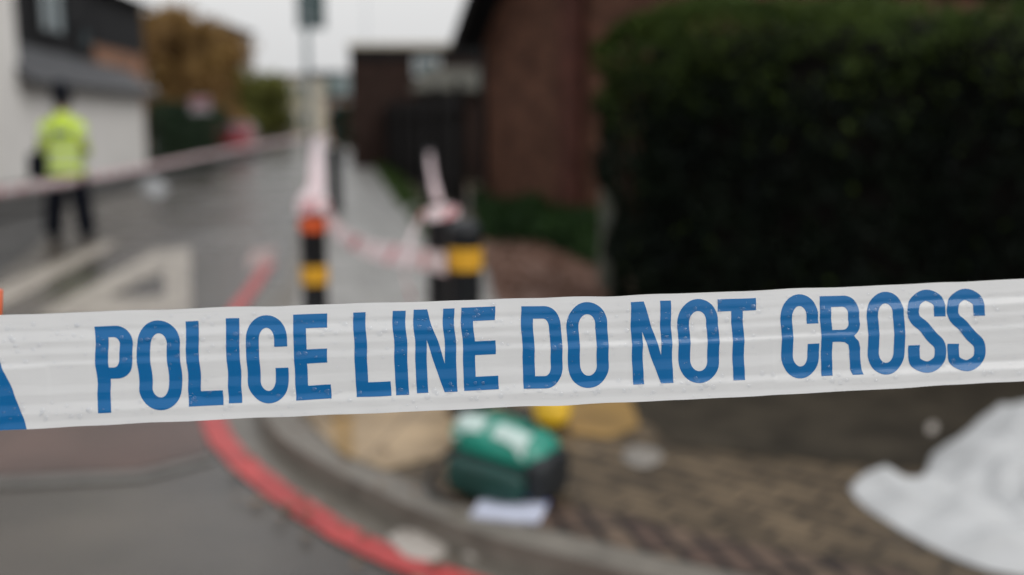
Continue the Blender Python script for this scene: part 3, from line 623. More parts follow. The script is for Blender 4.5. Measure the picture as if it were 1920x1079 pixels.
# far buildings closing the street
def far_block(name, label, u0, u1, vt, Y, depth, m, floors, wins, cat='building'):
    x0, x1 = XZ(u0, 230, Y).x, XZ(u1, 230, Y).x; zt = XZ(700, vt, Y).z; o = Vector(((x0 + x1) / 2, Y, 0)); b_ = thing(name, label, cat, tuple(o))
    bm = BM(); box(bm, o.x, Y + depth / 2, zt / 2, x1 - x0, depth, zt); sub('wall', bm, m, b_, o, uv=True)
    bm = BM(); box(bm, o.x, Y + depth / 2, zt + .12, x1 - x0 + .5, depth + .5, .24); sub('roof', bm, M['slate'], b_, o)
    fh = zt / floors
    for i in range(floors):
        for j in range(wins):
            xx = x0 + (x1 - x0) * (j + .5) / wins; bm = BM(); box(bm, xx, Y - .03, fh * (i + .55), (x1 - x0) / wins * .5, .10, fh * .5); fr = sub('window', bm, M['frame_white'], b_, o)
            bm = BM(); box(bm, xx, Y - .09, fh * (i + .55), (x1 - x0) / wins * .42, .03, fh * .42); sub('pane', bm, M['glass'], fr, o)
far_block('cream_building', 'pale cream building closing the far end of the street', 508, 582, 143, 110, 12, M['cream'], 2, 4)
far_block('teal_building', 'blue-green clad building to the right of the cream one at the street end', 578, 640, 138, 120, 14, M['teal'], 3, 3)
far_block('grey_apartment_building', 'tall grey-brown apartment building rising behind the autumn tree', 300, 420, 45, 95, 12, mat('taupe_render', (.22, .19, .16), var=.1, scale=.5), 4, 4)
far_block('brick_terrace', 'reddish brick terrace beyond the dark flat-roofed block', 612, 668, 185, 60, 14, M['brick_or'], 2, 2, 'house')
# ------------------------------------------------------------------ trees and shrubs
def leaves(bm, pts, size, flat=.0):
    for p in pts:
        a = Vector((rnd(-1, 1), rnd(-1, 1), rnd(-1, 1))).normalized(); b = a.cross(Vector((rnd(-1, 1), rnd(-1, 1), rnd(-1, 1)))).normalized(); s_ = size * rnd(.6, 1.4)
        bm.faces.new([bm.verts.new(p + a * s_ + b * 0), bm.verts.new(p + b * s_ * .55), bm.verts.new(p - a * s_ * .9), bm.verts.new(p - b * s_ * .55)])
def tree(name, label, x, y, h, cw, m, n=4200, leaf=.13, group=None, trunk_h=.28, seed=1, cat='tree'):
    random.seed(seed); t = thing(name, label, cat, (x, y, 0), 0, group)
    bm = BM(); r0 = h * .022 + .04; top = Vector((rnd(-.2, .2), rnd(-.2, .2), h * .7))
    tube(bm, [(0, 0, -.05), (0, 0, h * .1), tuple(top * .5), tuple(top)], [r0 * 1.3, r0, r0 * .6, r0 * .15], 9)
    cl = []
    for i in range(11):
        an = i * 2.4 + rnd(-.4, .4); zz = h * (trunk_h + .06 * i); bs = top * min(1, zz / top.z * .9); rr_ = cw * .5 * rnd(.45, .95) * math.sin(math.pi * min(.95, max(.2, (zz / h)))) ** .5
        tip = Vector((math.cos(an) * rr_, math.sin(an) * rr_, min(h * .93, zz + h * rnd(.08, .2)))); st = Vector((bs.x, bs.y, zz * .85))
        tube(bm, [st, (st + tip) * .5 + Vector((0, 0, .1)), tip], [r0 * .35, r0 * .2, r0 * .07], 6); cl.append((tip, cw * rnd(.14, .24)))
        cl.append(((st + tip) * .5 + Vector((rnd(-.3, .3), rnd(-.3, .3), .3)), cw * rnd(.12, .2)))
    cl.append((Vector((top.x, top.y, h * .88)), cw * .16)); cl.append((Vector((top.x, top.y, h * .6)), cw * .25))
    for i in range(16):
        an = rnd(0, 6.28); zz = rnd(trunk_h + .05, .9); rr_ = cw * .5 * (rnd(.3, 1.05)) * (1.05 - .55 * zz); cl.append((Vector((math.cos(an) * rr_, math.sin(an) * rr_, h * zz)), cw * rnd(.07, .15)))
    obj('trunk', bm, M['bark'], t, smooth=True)
    bm = BM(); P = []
    for i in range(n):
        c, r = random.choice(cl); d = Vector((random.gauss(0, 1), random.gauss(0, 1), random.gauss(0, 1))).normalized() * r * min(1.6, abs(random.gauss(.62, .32)))
        d.z *= .85; p = c + d
        if noise.noise(p * (2.2 / max(.5, cw * .3))) < -.28: continue
        P.append(p)
    leaves(bm, P, leaf); obj('crown', bm, m, t, recalc=False); return t
def px_tree(name, label, u, vtop, Y, wpx, m, **k):
    c = XZ(u, 230, Y); zt = XZ(u, vtop, Y).z; return tree(name, label, c.x, Y, zt, wpx / FPX * Y, m, **k)
px_tree('autumn_tree', 'orange-brown autumn street tree behind the white building', 345, 5, 42, 250, M['autumn'], n=13000, leaf=.17, seed=3, trunk_h=.05)
px_tree('autumn_tree', 'yellow-brown autumn tree leaning over the road, right of the orange one', 395, 38, 50, 140, M['autumn'], n=7500, leaf=.17, seed=8, trunk_h=.15)
px_tree('green_tree', 'olive green rounded tree halfway down the street', 488, 135, 62, 140, M['olive'], n=12000, leaf=.15, seed=5, trunk_h=.12)
px_tree('green_tree', 'small dark olive tree between the autumn trees and the rounded tree', 436, 105, 56, 110, M['olive'], n=9000, leaf=.15, seed=12, trunk_h=.1)
px_tree('dark_tree', 'dark small tree by the reddish terrace at the end of the footway', 640, 190, 44, 50, M['dkgreen'], n=2500, leaf=.12, seed=15, trunk_h=.1)
def shrub(name, label, x, y, sx, sy, h, m, n=3000, leaf=.06, seed=1, cat='shrub', group=None):
    random.seed(seed); t = thing(name, label, cat, (x, y, 0), 0, group); bm = BM()
    for i in range(9):
        an = i * .7; tube(bm, [(0, 0, 0), (math.cos(an) * sx * .2, math.sin(an) * sy * .2, h * .4), (math.cos(an) * sx * .38, math.sin(an) * sy * .38, h * .8)], [.03, .02, .008], 5)
    obj('stem', bm, M['bark'], t)
    bm = BM(); P = []
    while len(P) < n:
        p = Vector((rnd(-.5, .5), rnd(-.5, .5), rnd(0, 1))); q = (p.x * 2) ** 4 + (p.y * 2) ** 4 + max(0, p.z * 1.02 - .35) ** 3 * 2.6
        if q > 1 + .25 * noise.noise(p * 4) or q < .25 and random.random() < .6: continue
        P.append(Vector((p.x * sx, p.y * sy, p.z * h)))
    leaves(bm, P, leaf); obj('foliage', bm, m, t, recalc=False); return t
c = XZ(322, 230, 30); shrub('dark_hedge', 'dark green hedge at the end of the white building', c.x, 30, 1.7, 5, 2.0, M['dkgreen'], 5000, .07, 21, 'hedge')
c = XZ(372, 230, 38); shrub('dark_hedge', 'farther dark green hedge under the autumn trees', c.x, 38, 1.8, 5, 2.0, M['dkgreen'], 4000, .08, 22, 'hedge')
# big evergreen hedge on the right: twiggy body plus leaf shell
HA, HB = GP(1092, 628), GP(2900, 830)
he = thing('evergreen_hedge', 'huge clipped dark evergreen hedge filling the right side, top leaves painted lighter green as fresh, lit tips', 'hedge', tuple(HA))
hdir = (HB - HA); hlen = hdir.length; hdir.normalize(); hn = Vector((-hdir.y, hdir.x, 0)); hn = hn if hn.y > 0 else -hn
HH, HD = 2.12, 1.3
def hedge_pt(a, b, z):                                     # a along 0..hlen, b depth 0..HD, z
    return hdir * a + hn * b + Vector((0, 0, z))
def hz(a): return HH + .06 * math.sin(a * 2.1) + .05 * noise.noise(Vector((a * 1.3, 0, 0)))
bm = BM(); bmesh.ops.create_grid(bm, x_segments=2, y_segments=2, size=1); bm.clear()
nx, nzs = 40, 16; prof = []
for k in range(nzs + 1):                                   # rounded section, inset from the leaves
    f = k / nzs * 3
    if f < 1: prof.append((.10, f * (HH - .45)))
    elif f < 2: an = math.pi * (f - 1); prof.append((HD / 2 - (HD / 2 - .10) * math.cos(an), HH - .45 + .33 * math.sin(an)))
    else: prof.append((HD - .10, (3 - f) * (HH - .45)))
rows = []
for i in range(nx + 1):
    a = .34 + (hlen - .42) * i / nx; shr = 1 - .45 * math.exp(-a * 6); rows.append([bm.verts.new(hedge_pt(a, HD / 2 + (b - HD / 2) * shr, z * (1 - .10 * math.exp(-a * 5))) + Vector((0, 0, .0)) + hn * .03 * noise.noise(Vector((a * 4, b, z * 4)))) for b, z in prof])
for r0, r1 in zip(rows, rows[1:]):
    for k in range(nzs): bm.faces.new((r0[k], r0[k + 1], r1[k + 1], r1[k]))
bm.faces.new(rows[0]); bm.faces.new(rows[-1][::-1]); obj('branches', bm, M['twig'], he)
random.seed(33); bm = BM(); P = []; PT = []
def cornered(a, b, z):
    return a, b, z
n = 0
while n < 52000:
    n += 1
    a = hlen * random.random() ** 1.5; q = random.random()
    if q < .62: b = abs(random.gauss(0, .05)); z = rnd(.0, HH)
    elif q < .84: b = rnd(0, HD); z = HH - abs(random.gauss(0, .05))
    else: a = abs(random.gauss(0, .05)); b = rnd(0, HD); z = rnd(0, HH)
    rad = .36                                              # rounded shoulders and end
    def rnd_corner(p, q_, r):
        if p < r and q_ < r:
            d = math.hypot(r - p, r - q_)
            if d > r: s_ = r / d; return r - (r - p) * s_, r - (r - q_) * s_
        return p, q_
    top = HH - z; b2, top = rnd_corner(b, top, rad); a2, top = rnd_corner(a, top, .62); a2, b2 = rnd_corner(a2, b2, .3)
    z2 = HH - top + (hz(a2) - HH) * (z / HH); und = .10 * max(0, min(1, (1.12 - z2) / .22)) * max(0, 1 - a2 / .5); p = hedge_pt(a2 + und, b2, z2); bump_ = noise.noise(p * 2.6) * .09 + noise.noise(p * 7) * .04
    p += (-hn * bump_ * (1 if z2 < HH - .3 else .2) - hdir * (bump_ if a2 < .3 else 0) + Vector((0, 0, bump_ * (1 if z2 > HH - .35 else 0))))
    if noise.noise(p * 5.5) < -.32: continue
    lit_tip = (z2 - (HH - .40 + .18 * noise.noise(p * 3))) + (.12 * noise.noise(p * 8)) + .42 * math.exp(-a2 * 4) * max(0, min(1, (z2 - 1.0) / .6))  # top and left shoulder painted brighter green as if lit, fading down
    (PT if lit_tip + random.gauss(0, .20) > 0 or random.random() < .012 else P).append(p)
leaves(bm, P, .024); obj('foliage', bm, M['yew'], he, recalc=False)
bm = BM(); leaves(bm, PT, .024); obj('lit_fresh_foliage', bm, M['yew_lit_top'], he, recalc=False)
# concrete fence post at the hedge end
pp = GP(1136, 566); post = thing('concrete_post', 'slim lichened concrete post standing at the left end of the big hedge', 'post', tuple(pp))
bm = BM(); box(bm, 0, 0, .60, .12, .12, 1.2, bev=.012)
for v in bm.verts:
    if v.co.z > 1.1: v.co.x *= .75; v.co.y *= .75
obj('shaft', bm, M['concrete'], post)
for z in (.35, .65, .95): bm = BM(); lathe(bm, [(.018, -.003), (.018, .0), (.006, .012), (0, .012)], 10, Matrix.Translation((0, -.062, z)) @ Matrix.Rotation(R(90), 4, 'X')); obj('bolt', bm, M['steel'], post)
# ground ivy, grass verge
def tufts(name, label, poly, n, size, m, seed, zmin=.1, hgt=.1, cat='plants'):
    random.seed(seed); bm = BM(); P = [Vector((p.x, p.y, 0)) for p in poly]; xs = [p.x for p in P]; ys = [p.y for p in P]; k = 0
    def inside(x, y):
        c = False
        for i in range(len(P)):
            a, b = P[i], P[i - 1]
            if (a.y > y) != (b.y > y) and x < (b.x - a.x) * (y - a.y) / (b.y - a.y) + a.x: c = not c
        return c
    while k < n:
        x, y = rnd(min(xs), max(xs)), rnd(min(ys), max(ys))
        if not inside(x, y): continue
        k += 1; hh = hgt * (1 + .9 * noise.noise(Vector((x * 2, y * 2, 0))))
        if noise.noise(Vector((x * 3, y * 3, 7))) < -.25: continue
        leaves(bm, [Vector((x, y, zmin + rnd(0, max(.02, hh))))], size)
    o = obj(name, bm, m, None, recalc=False); o['kind'] = 'stuff'; tag(o, label, cat)
tufts('ground_ivy', 'low green ivy covering the ground below the brick house wall', [GP(880, 395), GP(905, 470), GP(1010, 480), GP(1110, 520), GP(1150, 470), GP(1100, 430), GP(1000, 415)], 7000, .045, M['ivy'], 41, .09, .28)
tufts('grass_verge', 'thin strip of grass along the inner edge of the grey footway', [GP(700, 320), GP(745, 395), GP(800, 470), GP(850, 470), GP(800, 400), GP(740, 325)], 4000, .04, M['grass'], 42, .09, .10, 'grass')
tufts('fallen_leaves', 'reddish brown fallen leaves lying on the soil beside the hedge', [GP(905, 470), GP(1010, 475), GP(1120, 530), GP(1150, 640), GP(990, 640), GP(925, 570)], 1800, .035, mat('fallen_leaf', (.10, .05, .03), col2=(.24, .13, .09), scale=5, rough=.7), 43, .10, .03, 'fallen leaves')
# ------------------------------------------------------------------ bollards
def make_bollard(label):
    t = thing('bollard', label, 'bollard', (0, 0, 0), 0, 'black bollards along the kerb and footway')
    bm = BM(); lathe(bm, [(.092, 0), (.092, .03), (.078, .05), (.076, .36), (.076, .655), (.078, .665), (.079, .80), (.0805, .806), (.0805, .825), (.074, .842), (.055, .862), (.028, .872), (0, .875)], 32); obj('body', bm, M['black'], t, smooth=True)
    return t
def band(t, z0, z1, m, lab):
    bm = BM(); lathe(bm, [(.0775, z0 - .002), (.0815, z0), (.0815, z1), (.0775, z1 + .002)], 32); o = obj('reflective_band', bm, m, t, smooth=False); o['label'] = lab; return o
b1 = make_bollard('black kerbside bollard with one orange and one yellow band, tape tied at its top'); b1.location = G(594, 646, KZ); b1.scale = (.98, .98, .94)
band(b1, .72, .80, M['orange'], 'orange band'); band(b1, .392, .502, M['yellow'], 'yellow band')
def copy_t(src, label):
    c = src.copy(); SC.collection.objects.link(c); c['label'] = label
    for ch in list(src.children):
        d = ch.copy(); SC.collection.objects.link(d); d.parent = c
    return c
b2 = make_bollard('nearest black bollard with a broad yellow band, standing behind the green bag'); b2.location = G(874, 776, KZ); b2.scale = (.94, .94, 1.01)
band(b2, .655, .748, M['yellow'], 'yellow band'); band(b2, .30, .42, M['yellow'], 'yellow band')
b3 = make_bollard('black bollard knotted with pink-white tape, just behind the nearest yellow-banded one'); b3.location = G(832, 230 + 1.3 * 365, KZ); b3.scale = (1.0, 1.0, .985)
b4 = copy_t(b3, 'plain dark bollard farther up the footway, right of the orange-banded one'); b4.location = G(630, 230 + 1.3 * 128, KZ); b4.scale = (1.3, 1.3, 1.1)
b5 = copy_t(b3, 'farthest dark bollard at the kerb where the long tape ends'); b5.location = G(603, 230 + 1.3 * 62, KZ); b5.scale = (1, 1, 1.0)
b6 = copy_t(b3, 'dark bollard in front of the black fence, holding tape'); b6.location = G(808, 230 + 1.3 * 128, KZ); b6.scale = (1, 1, 1.04)
# ------------------------------------------------------------------ red and white tape
m = bpy.data.materials.new('red_white_tape'); m.use_nodes = True; N, L = nodes(m); b = N['Principled BSDF']
t_ = N.new('ShaderNodeTexCoord'); sp = N.new('ShaderNodeSeparateXYZ'); L.new(t_.outputs['UV'], sp.inputs[0])
a_ = N.new('ShaderNodeMath'); a_.operation = 'ADD'; L.new(sp.outputs[0], a_.inputs[0]); L.new(sp.outputs[1], a_.inputs[1])
f_ = N.new('ShaderNodeMath'); f_.operation = 'MULTIPLY'; f_.inputs[1].default_value = 2.3; L.new(a_.outputs[0], f_.inputs[0])
g_ = N.new('ShaderNodeMath'); g_.operation = 'FRACT'; L.new(f_.outputs[0], g_.inputs[0])
h_ = N.new('ShaderNodeMath'); h_.operation = 'LESS_THAN'; h_.inputs[1].default_value = .14; L.new(g_.outputs[0], h_.inputs[0])
mxn = N.new('ShaderNodeMix'); mxn.data_type = 'RGBA'; mxn.inputs[6].default_value = (.92, .77, .78, 1); mxn.inputs[7].default_value = (.60, .20, .22, 1)
L.new(h_.outputs[0], mxn.inputs[0]); L.new(mxn.outputs[2], b.inputs['Base Color']); b.inputs['Roughness'].default_value = .35
tr = N.new('ShaderNodeBsdfTranslucent'); ms = N.new('ShaderNodeMixShader'); ms.inputs[0].default_value = .15; L.new(mxn.outputs[2], tr.inputs[0])
L.new(b.outputs[0], ms.inputs[1]); L.new(tr.outputs[0], ms.inputs[2]); L.new(ms.outputs[0], N['Material Output'].inputs[0]); M['rw'] = m
def rw_tape(bm, pts, twist=0.0, tw2=None, width=.072, n=10, crk=.006):  # twist: 0 = on edge (vertical), 1 = flat
    uvl = bm.loops.layers.uv.verify(); P = smooth_line(pts, n); A, B = [], []
    for i, p in enumerate(P):
        d = (P[min(i + 1, len(P) - 1)] - P[max(i - 1, 0)]).normalized(); side = d.cross(Vector((0, 0, 1)))
        side = side.normalized() if side.length > .05 else Vector((1, 0, 0)); upv = side.cross(d).normalized(); f = i / (len(P) - 1)
        an = (twist + ((tw2 if tw2 is not None else twist) - twist) * f) * math.pi / 2 + .3 * noise.noise(p * 2); wv = upv * math.cos(an) + side * math.sin(an)
        o = Vector((noise.noise(p * 5), noise.noise(p * 5 + Vector((9, 0, 0))), noise.noise(p * 4))) * crk
        A.append(p + wv * width / 2 + o); B.append(p - wv * width / 2 + o)
    strip_mesh(bm, A, B, uvl)
def wrap(bm, c, r, z, turns=1.6, width=.07):
    uvl = bm.loops.layers.uv.verify(); A, B = [], []
    for i in range(int(turns * 24)):
        an = i / 24 * 6.283; q = Vector((c.x + math.cos(an) * r, c.y + math.sin(an) * r, z + .012 * math.sin(an * 1.3))); r += .0004
        A.append(q + Vector((0, 0, width / 2))); B.append(q - Vector((0, 0, width / 2)))
    strip_mesh(bm, A, B, uvl)
RWG = 'red and white tapes strung between the bollards'
def tape_thing(name, label, build):
    bm = BM(); build(bm); t = obj(name, bm, M['rw'], None, smooth=True, recalc=False); tag(t, label, 'barrier tape', RWG); return t
def atk(u, v, k): return AT(u, v, FPX / k)
top1 = atk(592, 405, 320); top2 = atk(848, 480, 420)
tape_thing('red_white_tape', 'long red and white tape crossing in front of the officer to the farthest bollard',
    lambda bm: (rw_tape(bm, [AT(-420, 440, 8), AT(-90, 372, 9.3), AT(100, 343, 11.0), AT(275, 313, 14.1), AT(430, 282, 18.9), AT(599, 252, 30)], 0, width=.07), rw_tape(bm, [AT(-420, 452, 8), AT(-90, 381, 9.3), AT(100, 352, 11.05), AT(275, 319, 14.1), AT(430, 286, 18.9), AT(599, 255, 30)], .5, 1, width=.05), wrap(bm, b5.location, .085, b5.location.z + .80)))
def _t2(bm):
    e = b1.location
    rw_tape(bm, [atk(598, 256, 62), atk(590, 271, 100), atk(588, 300, 150), atk(588, 345, 230), Vector((e.x - .055, e.y + .05, .955))], .9, .75, n=12, width=.078)
    rw_tape(bm, [atk(604, 257, 62), atk(600, 269, 100), atk(600, 296, 150), atk(600, 340, 230), Vector((e.x + .03, e.y + .05, .97))], 1.0, .6, n=12, width=.078); wrap(bm, e, .090, .93, 1.4, .05)
tape_thing('red_white_tape', 'doubled pink-looking tape coming down from the distance onto the orange-banded bollard', _t2)
def _t4(bm):
    rw_tape(bm, [b1.location + Vector((.08, -.03, .80)), atk(640, 438, 335), atk(700, 470, 355), atk(775, 482, 385), b2.location + Vector((-.08, -.05, .69))], 0, 0, width=.105, crk=.003); wrap(bm, b1.location, .086, b1.location.z + .80, 1.1, .04)
tape_thing('red_white_tape', 'sagging red and white tape slung between the orange-banded and nearest yellow-banded bollards', _t4)
def _t3(bm):
    e = b3.location
    rw_tape(bm, [atk(806, 286, 128), atk(808, 310, 180), atk(814, 345, 270), Vector((e.x - .02, e.y + .06, 1.0))], .9, .7, n=12, width=.06)
    wrap(bm, e, .078, .945, 1.4, .05)
    rw_tape(bm, [Vector((e.x - .09, e.y, .96)), Vector((e.x - .15, e.y - .02, .84)), Vector((e.x - .19, e.y - .05, .68)), Vector((e.x - .15, e.y - .04, .48)), Vector((e.x - .13, e.y - .06, .30)), Vector((e.x - .17, e.y - .06, .13))], .5, .6, width=.016)
tape_thing('red_white_tape', 'tape from the fence side knotted on a bollard with a loose tail hanging', _t3)
# ------------------------------------------------------------------ officer
def skin_mesh(name, vs, es, rad, m, parent, sub_=2, root=0):
    me = bpy.data.meshes.new(name); me.from_pydata([Vector(v) for v in vs], es, []); o = bpy.data.objects.new(name, me); SC.collection.objects.link(o)
    md = o.modifiers.new('s', 'SKIN'); md.use_smooth_shade = True
    for i, r in enumerate(rad):
        r = r if isinstance(r, tuple) else (r, r); o.data.skin_vertices[0].data[i].radius = r; o.data.skin_vertices[0].data[i].use_root = (i == root)
    sd_ = o.modifiers.new('d', 'SUBSURF'); sd_.levels = sub_; sd_.render_levels = sub_
    dg = bpy.context.evaluated_depsgraph_get(); me2 = bpy.data.meshes.new_from_object(o.evaluated_get(dg)); bpy.data.objects.remove(o)
    me2.name = name; me2.materials.clear(); me2.materials.append(m); me2.polygons.foreach_set('use_smooth', [True] * len(me2.polygons))
    return link(bpy.data.objects.new(name, me2), parent)
gp = G(134, 452, 0.0); gp.z = 0.0
cop = thing('person', 'officer in yellow high-visibility jacket and dark helmet standing with back turned by the white wall', 'person', tuple(gp), R(8)); cop.scale = (.96, .96, .98)
skinm = mat('skin', (.42, .25, .18), rough=.55, var=.06, scale=20); navy = mat('navy_cloth', (.005, .006, .010), rough=.9, spec=.1, var=.25, scale=14, bump=.3)
hiv = mat('hi_vis_yellow_cloth', (.52, .68, .05), rough=.6, var=.08, scale=7, bump=.5, bscale=14); refl = mat('silver_reflective_strip', (.50, .52, .50), rough=.35, var=.06, scale=10)
vs = [(0, 0, .93), (0, .01, 1.10), (0, .0, 1.30), (0, -.01, 1.45), (0, .0, 1.53), (0, .015, 1.60), (0, .02, 1.68), (0, .015, 1.74)]
rd = [(.13, .11), (.12, .10), (.15, .11), (.10, .08), .055, (.070, .085), (.077, .098), (.055, .07)]
es = [(0, 1), (1, 2), (2, 3), (3, 4), (4, 5), (5, 6), (6, 7)]
def addv(p, r, frm): vs.append(p); rd.append(r); es.append((frm, len(vs) - 1)); return len(vs) - 1
addv((0, .135, 1.655), .012, 6)
for s_ in (-1, 1):
    addv((s_ * .088, .01, 1.655), .014, 6)
    h = addv((s_ * .10, 0, .86), (.092, .095), 0); k_ = addv((s_ * .145, .01, .49), .058, h); a_k = addv((s_ * .19, -.02, .10), .042, k_); addv((s_ * .20, .12, .045), (.04, .032), a_k)
    sh = addv((s_ * .17, -.01, 1.40), .058, 3); el = addv((s_ * .235, -.05, 1.14), .044, sh); wr = addv((s_ * .19, .16, 1.05), .028, el); pl = addv((s_ * .155, .22, 1.045), (.034, .020), wr)
    for q, (dx, ln) in enumerate(((-.024, .07), (-.008, .085), (.008, .08), (.024, .062))):
        f1_ = addv((s_ * (.135 + dx * .3), .26, 1.045 + dx), .0095, pl); f2_ = addv((s_ * (.105), .26 + ln * .45, 1.035 + dx * 1.05), .009, f1_); addv((s_ * .075, .26 + ln * .4, 1.02 + dx * 1.05), .008, f2_)
    th = addv((s_ * .15, .215, 1.085), .011, pl); addv((s_ * .13, .245, 1.105), .009, th)
skin_mesh('body', vs, es, rd, skinm, cop, 2)
def loft(bm, rings, seg=28):                               # (z, rx, ry, cy)
    R_ = []
    for z, rx, ry, cy in rings:
        rg = []
        for i in range(seg):
            an = 6.2832 * i / seg; c, s_ = math.cos(an), math.sin(an); w_ = 1 + .035 * noise.noise(Vector((c * 2, s_ * 2, z * 7)))
            rg.append(bm.verts.new((math.copysign(abs(c) ** .8, c) * rx * w_, cy + math.copysign(abs(s_) ** .85, s_) * ry * w_, z)))
        R_.append(rg)
    for a, b in zip(R_, R_[1:]):
        for i in range(seg): bm.faces.new((a[i], a[(i + 1) % seg], b[(i + 1) % seg], b[i]))
    return R_
bm = BM(); rg = loft(bm, [(.80, .215, .165, 0), (.83, .22, .17, 0), (.95, .205, .16, 0), (1.08, .20, .152, 0), (1.22, .21, .152, 0), (1.34, .222, .145, -.005), (1.42, .20, .125, -.01), (1.47, .14, .10, -.005), (1.50, .085, .085, 0), (1.55, .075, .078, .005)])
bm.faces.new(rg[0][::-1]); jk = obj('jacket', bm, hiv, cop, smooth=True)
for s_ in (-1, 1):
    bm = BM(); tube(bm, [(s_ * .13, -.01, 1.41), (s_ * .195, -.015, 1.37), (s_ * .235, -.045, 1.24), (s_ * .25, -.06, 1.13), (s_ * .24, .03, 1.08), (s_ * .20, .14, 1.05)], [.075, .078, .068, .064, .058, .048], 14); obj('sleeve', bm, hiv, jk, smooth=True)
    bm = BM(); tube(bm, [(s_ * .218, -.03, 1.295), (s_ * .232, -.041, 1.25)], [.081, .078], 16); obj('reflective_strip', bm, refl, jk, smooth=True)
for z in (.90, 1.06): bm = BM(); loft(bm, [(z, .2165, .167, 0), (z + .05, .2145, .165, 0)]); obj('reflective_strip', bm, refl, jk, smooth=True)
# back patch with the word on it
bm = BM(); A_ = [bm.verts.new((x, -.170 + .10 * x * x * 8 * .25, z)) for x in [-.12 + .02 * i for i in range(13)] for z in (1.25, 1.34)]
for i in range(12): bm.faces.new((A_[2 * i], A_[2 * i + 2], A_[2 * i + 3], A_[2 * i + 1]))
r_ = bmesh.ops.extrude_face_region(bm, geom=bm.faces[:]); bmesh.ops.translate(bm, vec=(0, .01, 0), verts=[v for v in r_['geom'] if isinstance(v, bmesh.types.BMVert)])
pat = obj('back_patch', bm, mat('dark_blue_patch', (.01, .03, .09), rough=.5, var=.1), jk)
bm = BM(); x = -.105
for ch, wd_ in zip('POLICE', (.44, .5, .44, .15, .5, .44)):
    for loops in GL[ch](wd_):
        vl = [[Vector((x + a * .062, -.1725 + .2 * (x + a * .062) ** 2, 1.326 - c * .062)) for a, c in lp] for lp in loops]; flat = [bm.verts.new(p) for lp in vl for p in lp]
        for tri in tessellate_polygon(vl):
            try: bm.faces.new([flat[i] for i in tri])
            except ValueError: pass
    x += wd_ * .062 + .011
obj('back_lettering', bm, refl, pat)['label'] = 'silver word POLICE'
# trousers
tv = [(0, 0, .97), (0, 0, .90), (.105, 0, .82), (.155, 0, .50), (.195, -.02, .14), (.197, -.015, .07), (-.105, 0, .82), (-.155, 0, .50), (-.195, -.02, .14), (-.197, -.015, .07)]
skin_mesh('trousers', tv, [(0, 1), (1, 2), (2, 3), (3, 4), (4, 5), (1, 6), (6, 7), (7, 8), (8, 9)], [(.17, .14), (.17, .14), .145, .125, .120, .105, .145, .125, .120, .105], navy, cop)
for s_ in (-1, 1):
    bm = BM(); box(bm, s_ * .20, .045, .045, .095, .28, .085, bev=.028); tube(bm, [(s_ * .19, -.03, .04), (s_ * .188, -.025, .16)], .056, 14); bo_ = obj('boot', bm, M['black'], cop, smooth=True)
bm = BM(); lathe(bm, [(.135, 1.675), (.142, 1.68), (.135, 1.70), (.108, 1.715), (.112, 1.76), (.108, 1.82), (.09, 1.875), (.05, 1.91), (.016, 1.915), (.014, 1.93), (0, 1.935)], 28, Matrix.Translation((0, .015, 0)), 1, 1.15); helm = obj('helmet', bm, navy, cop, smooth=True)
bm = BM(); lathe(bm, [(.1125, 1.722), (.1135, 1.724), (.1135, 1.738), (.1125, 1.74)], 28, Matrix.Translation((0, .015, 0)), 1, 1.15); obj('helmet_band', bm, M['black'], helm)
bm = BM(); lathe(bm, [(.074, 1.60), (.085, 1.62), (.086, 1.66), (.08, 1.69)], 20, Matrix.Translation((0, .0, 0)), 1, 1.12)
for v in list(bm.verts):
    if v.co.y > .045: bm.verts.remove(v)
obj('hair', bm, mat('dark_hair', (.012, .009, .007), rough=.6, var=.3, scale=60), cop, smooth=True)
for s_ in (-1, 1): bm = BM(); bmesh.ops.create_uvsphere(bm, u_segments=10, v_segments=8, radius=.011); obj('eye', bm, M['steel_lt'], cop, smooth=True).location = (s_ * .03, .108, 1.675)
bm = BM(); tube(bm, [(-.022, .104, 1.612), (0, .110, 1.61), (.022, .104, 1.612)], .0045, 6); obj('mouth', bm, mat('lips', (.30, .12, .10), rough=.5), cop, smooth=True)
kb = thing('shoulder_bag', 'black kit bag hanging at the left hip of the officer', 'bag', (gp.x - .30, gp.y + .02, .72))
bm = BM(); box(bm, 0, 0, .17, .20, .30, .32, bev=.05); obj('bag_body', bm, navy, kb, smooth=True)
bm = BM(); box(bm, -.105, 0, .13, .03, .2, .18, bev=.01); obj('pocket', bm, M['black'], kb, smooth=True)
bm = BM(); tube(bm, [(0, -.12, .3), (.06, -.13, .5), (.18, -.10, .72), (.24, .0, .79), (.2, .10, .72), (.06, .14, .5), (0, .12, .3)], .012, 8); obj('strap', bm, M['black'], kb, smooth=True)
# ------------------------------------------------------------------ sign post, lamp post, far sign
sp_ = G(583, 320, KZ); D_ = (sp_ - CP).dot(FW)
t = thing('road_sign', 'tall grey post with a dark teal rectangular sign seen from behind', 'road sign', tuple(sp_))
bm = BM(); tube(bm, [(0, 0, 0), (0, 0, 1.2), (0, 0, 5.6)], .075, 14); bm2 = bm; obj('post', bm, M['steel'], t, smooth=True)
zb = AT(585, 58, D_).z - KZ
bm = BM(); box(bm, .12, .10, zb + .72, .76, .03, 1.44, bev=.01); bd = obj('sign_panel', bm, M['sign_back'], t)
for z in (.3, 1.1): bm = BM(); box(bm, .12, .07, zb + z, .70, .03, .05); obj('rail', bm, M['steel'], bd)
for z in (.3, 1.1): bm = BM(); lathe(bm, [(.082, zb + z - .03), (.084, zb + z - .028), (.084, zb + z + .028), (.082, zb + z + .03)], 16); obj('clamp', bm, M['steel_lt'], bd)
lp = XZ(690, 230, 62); t = thing('street_lamp', 'very thin pale lamp column rising against the sky over the flat roof', 'street lamp', (lp.x, 62, 0))
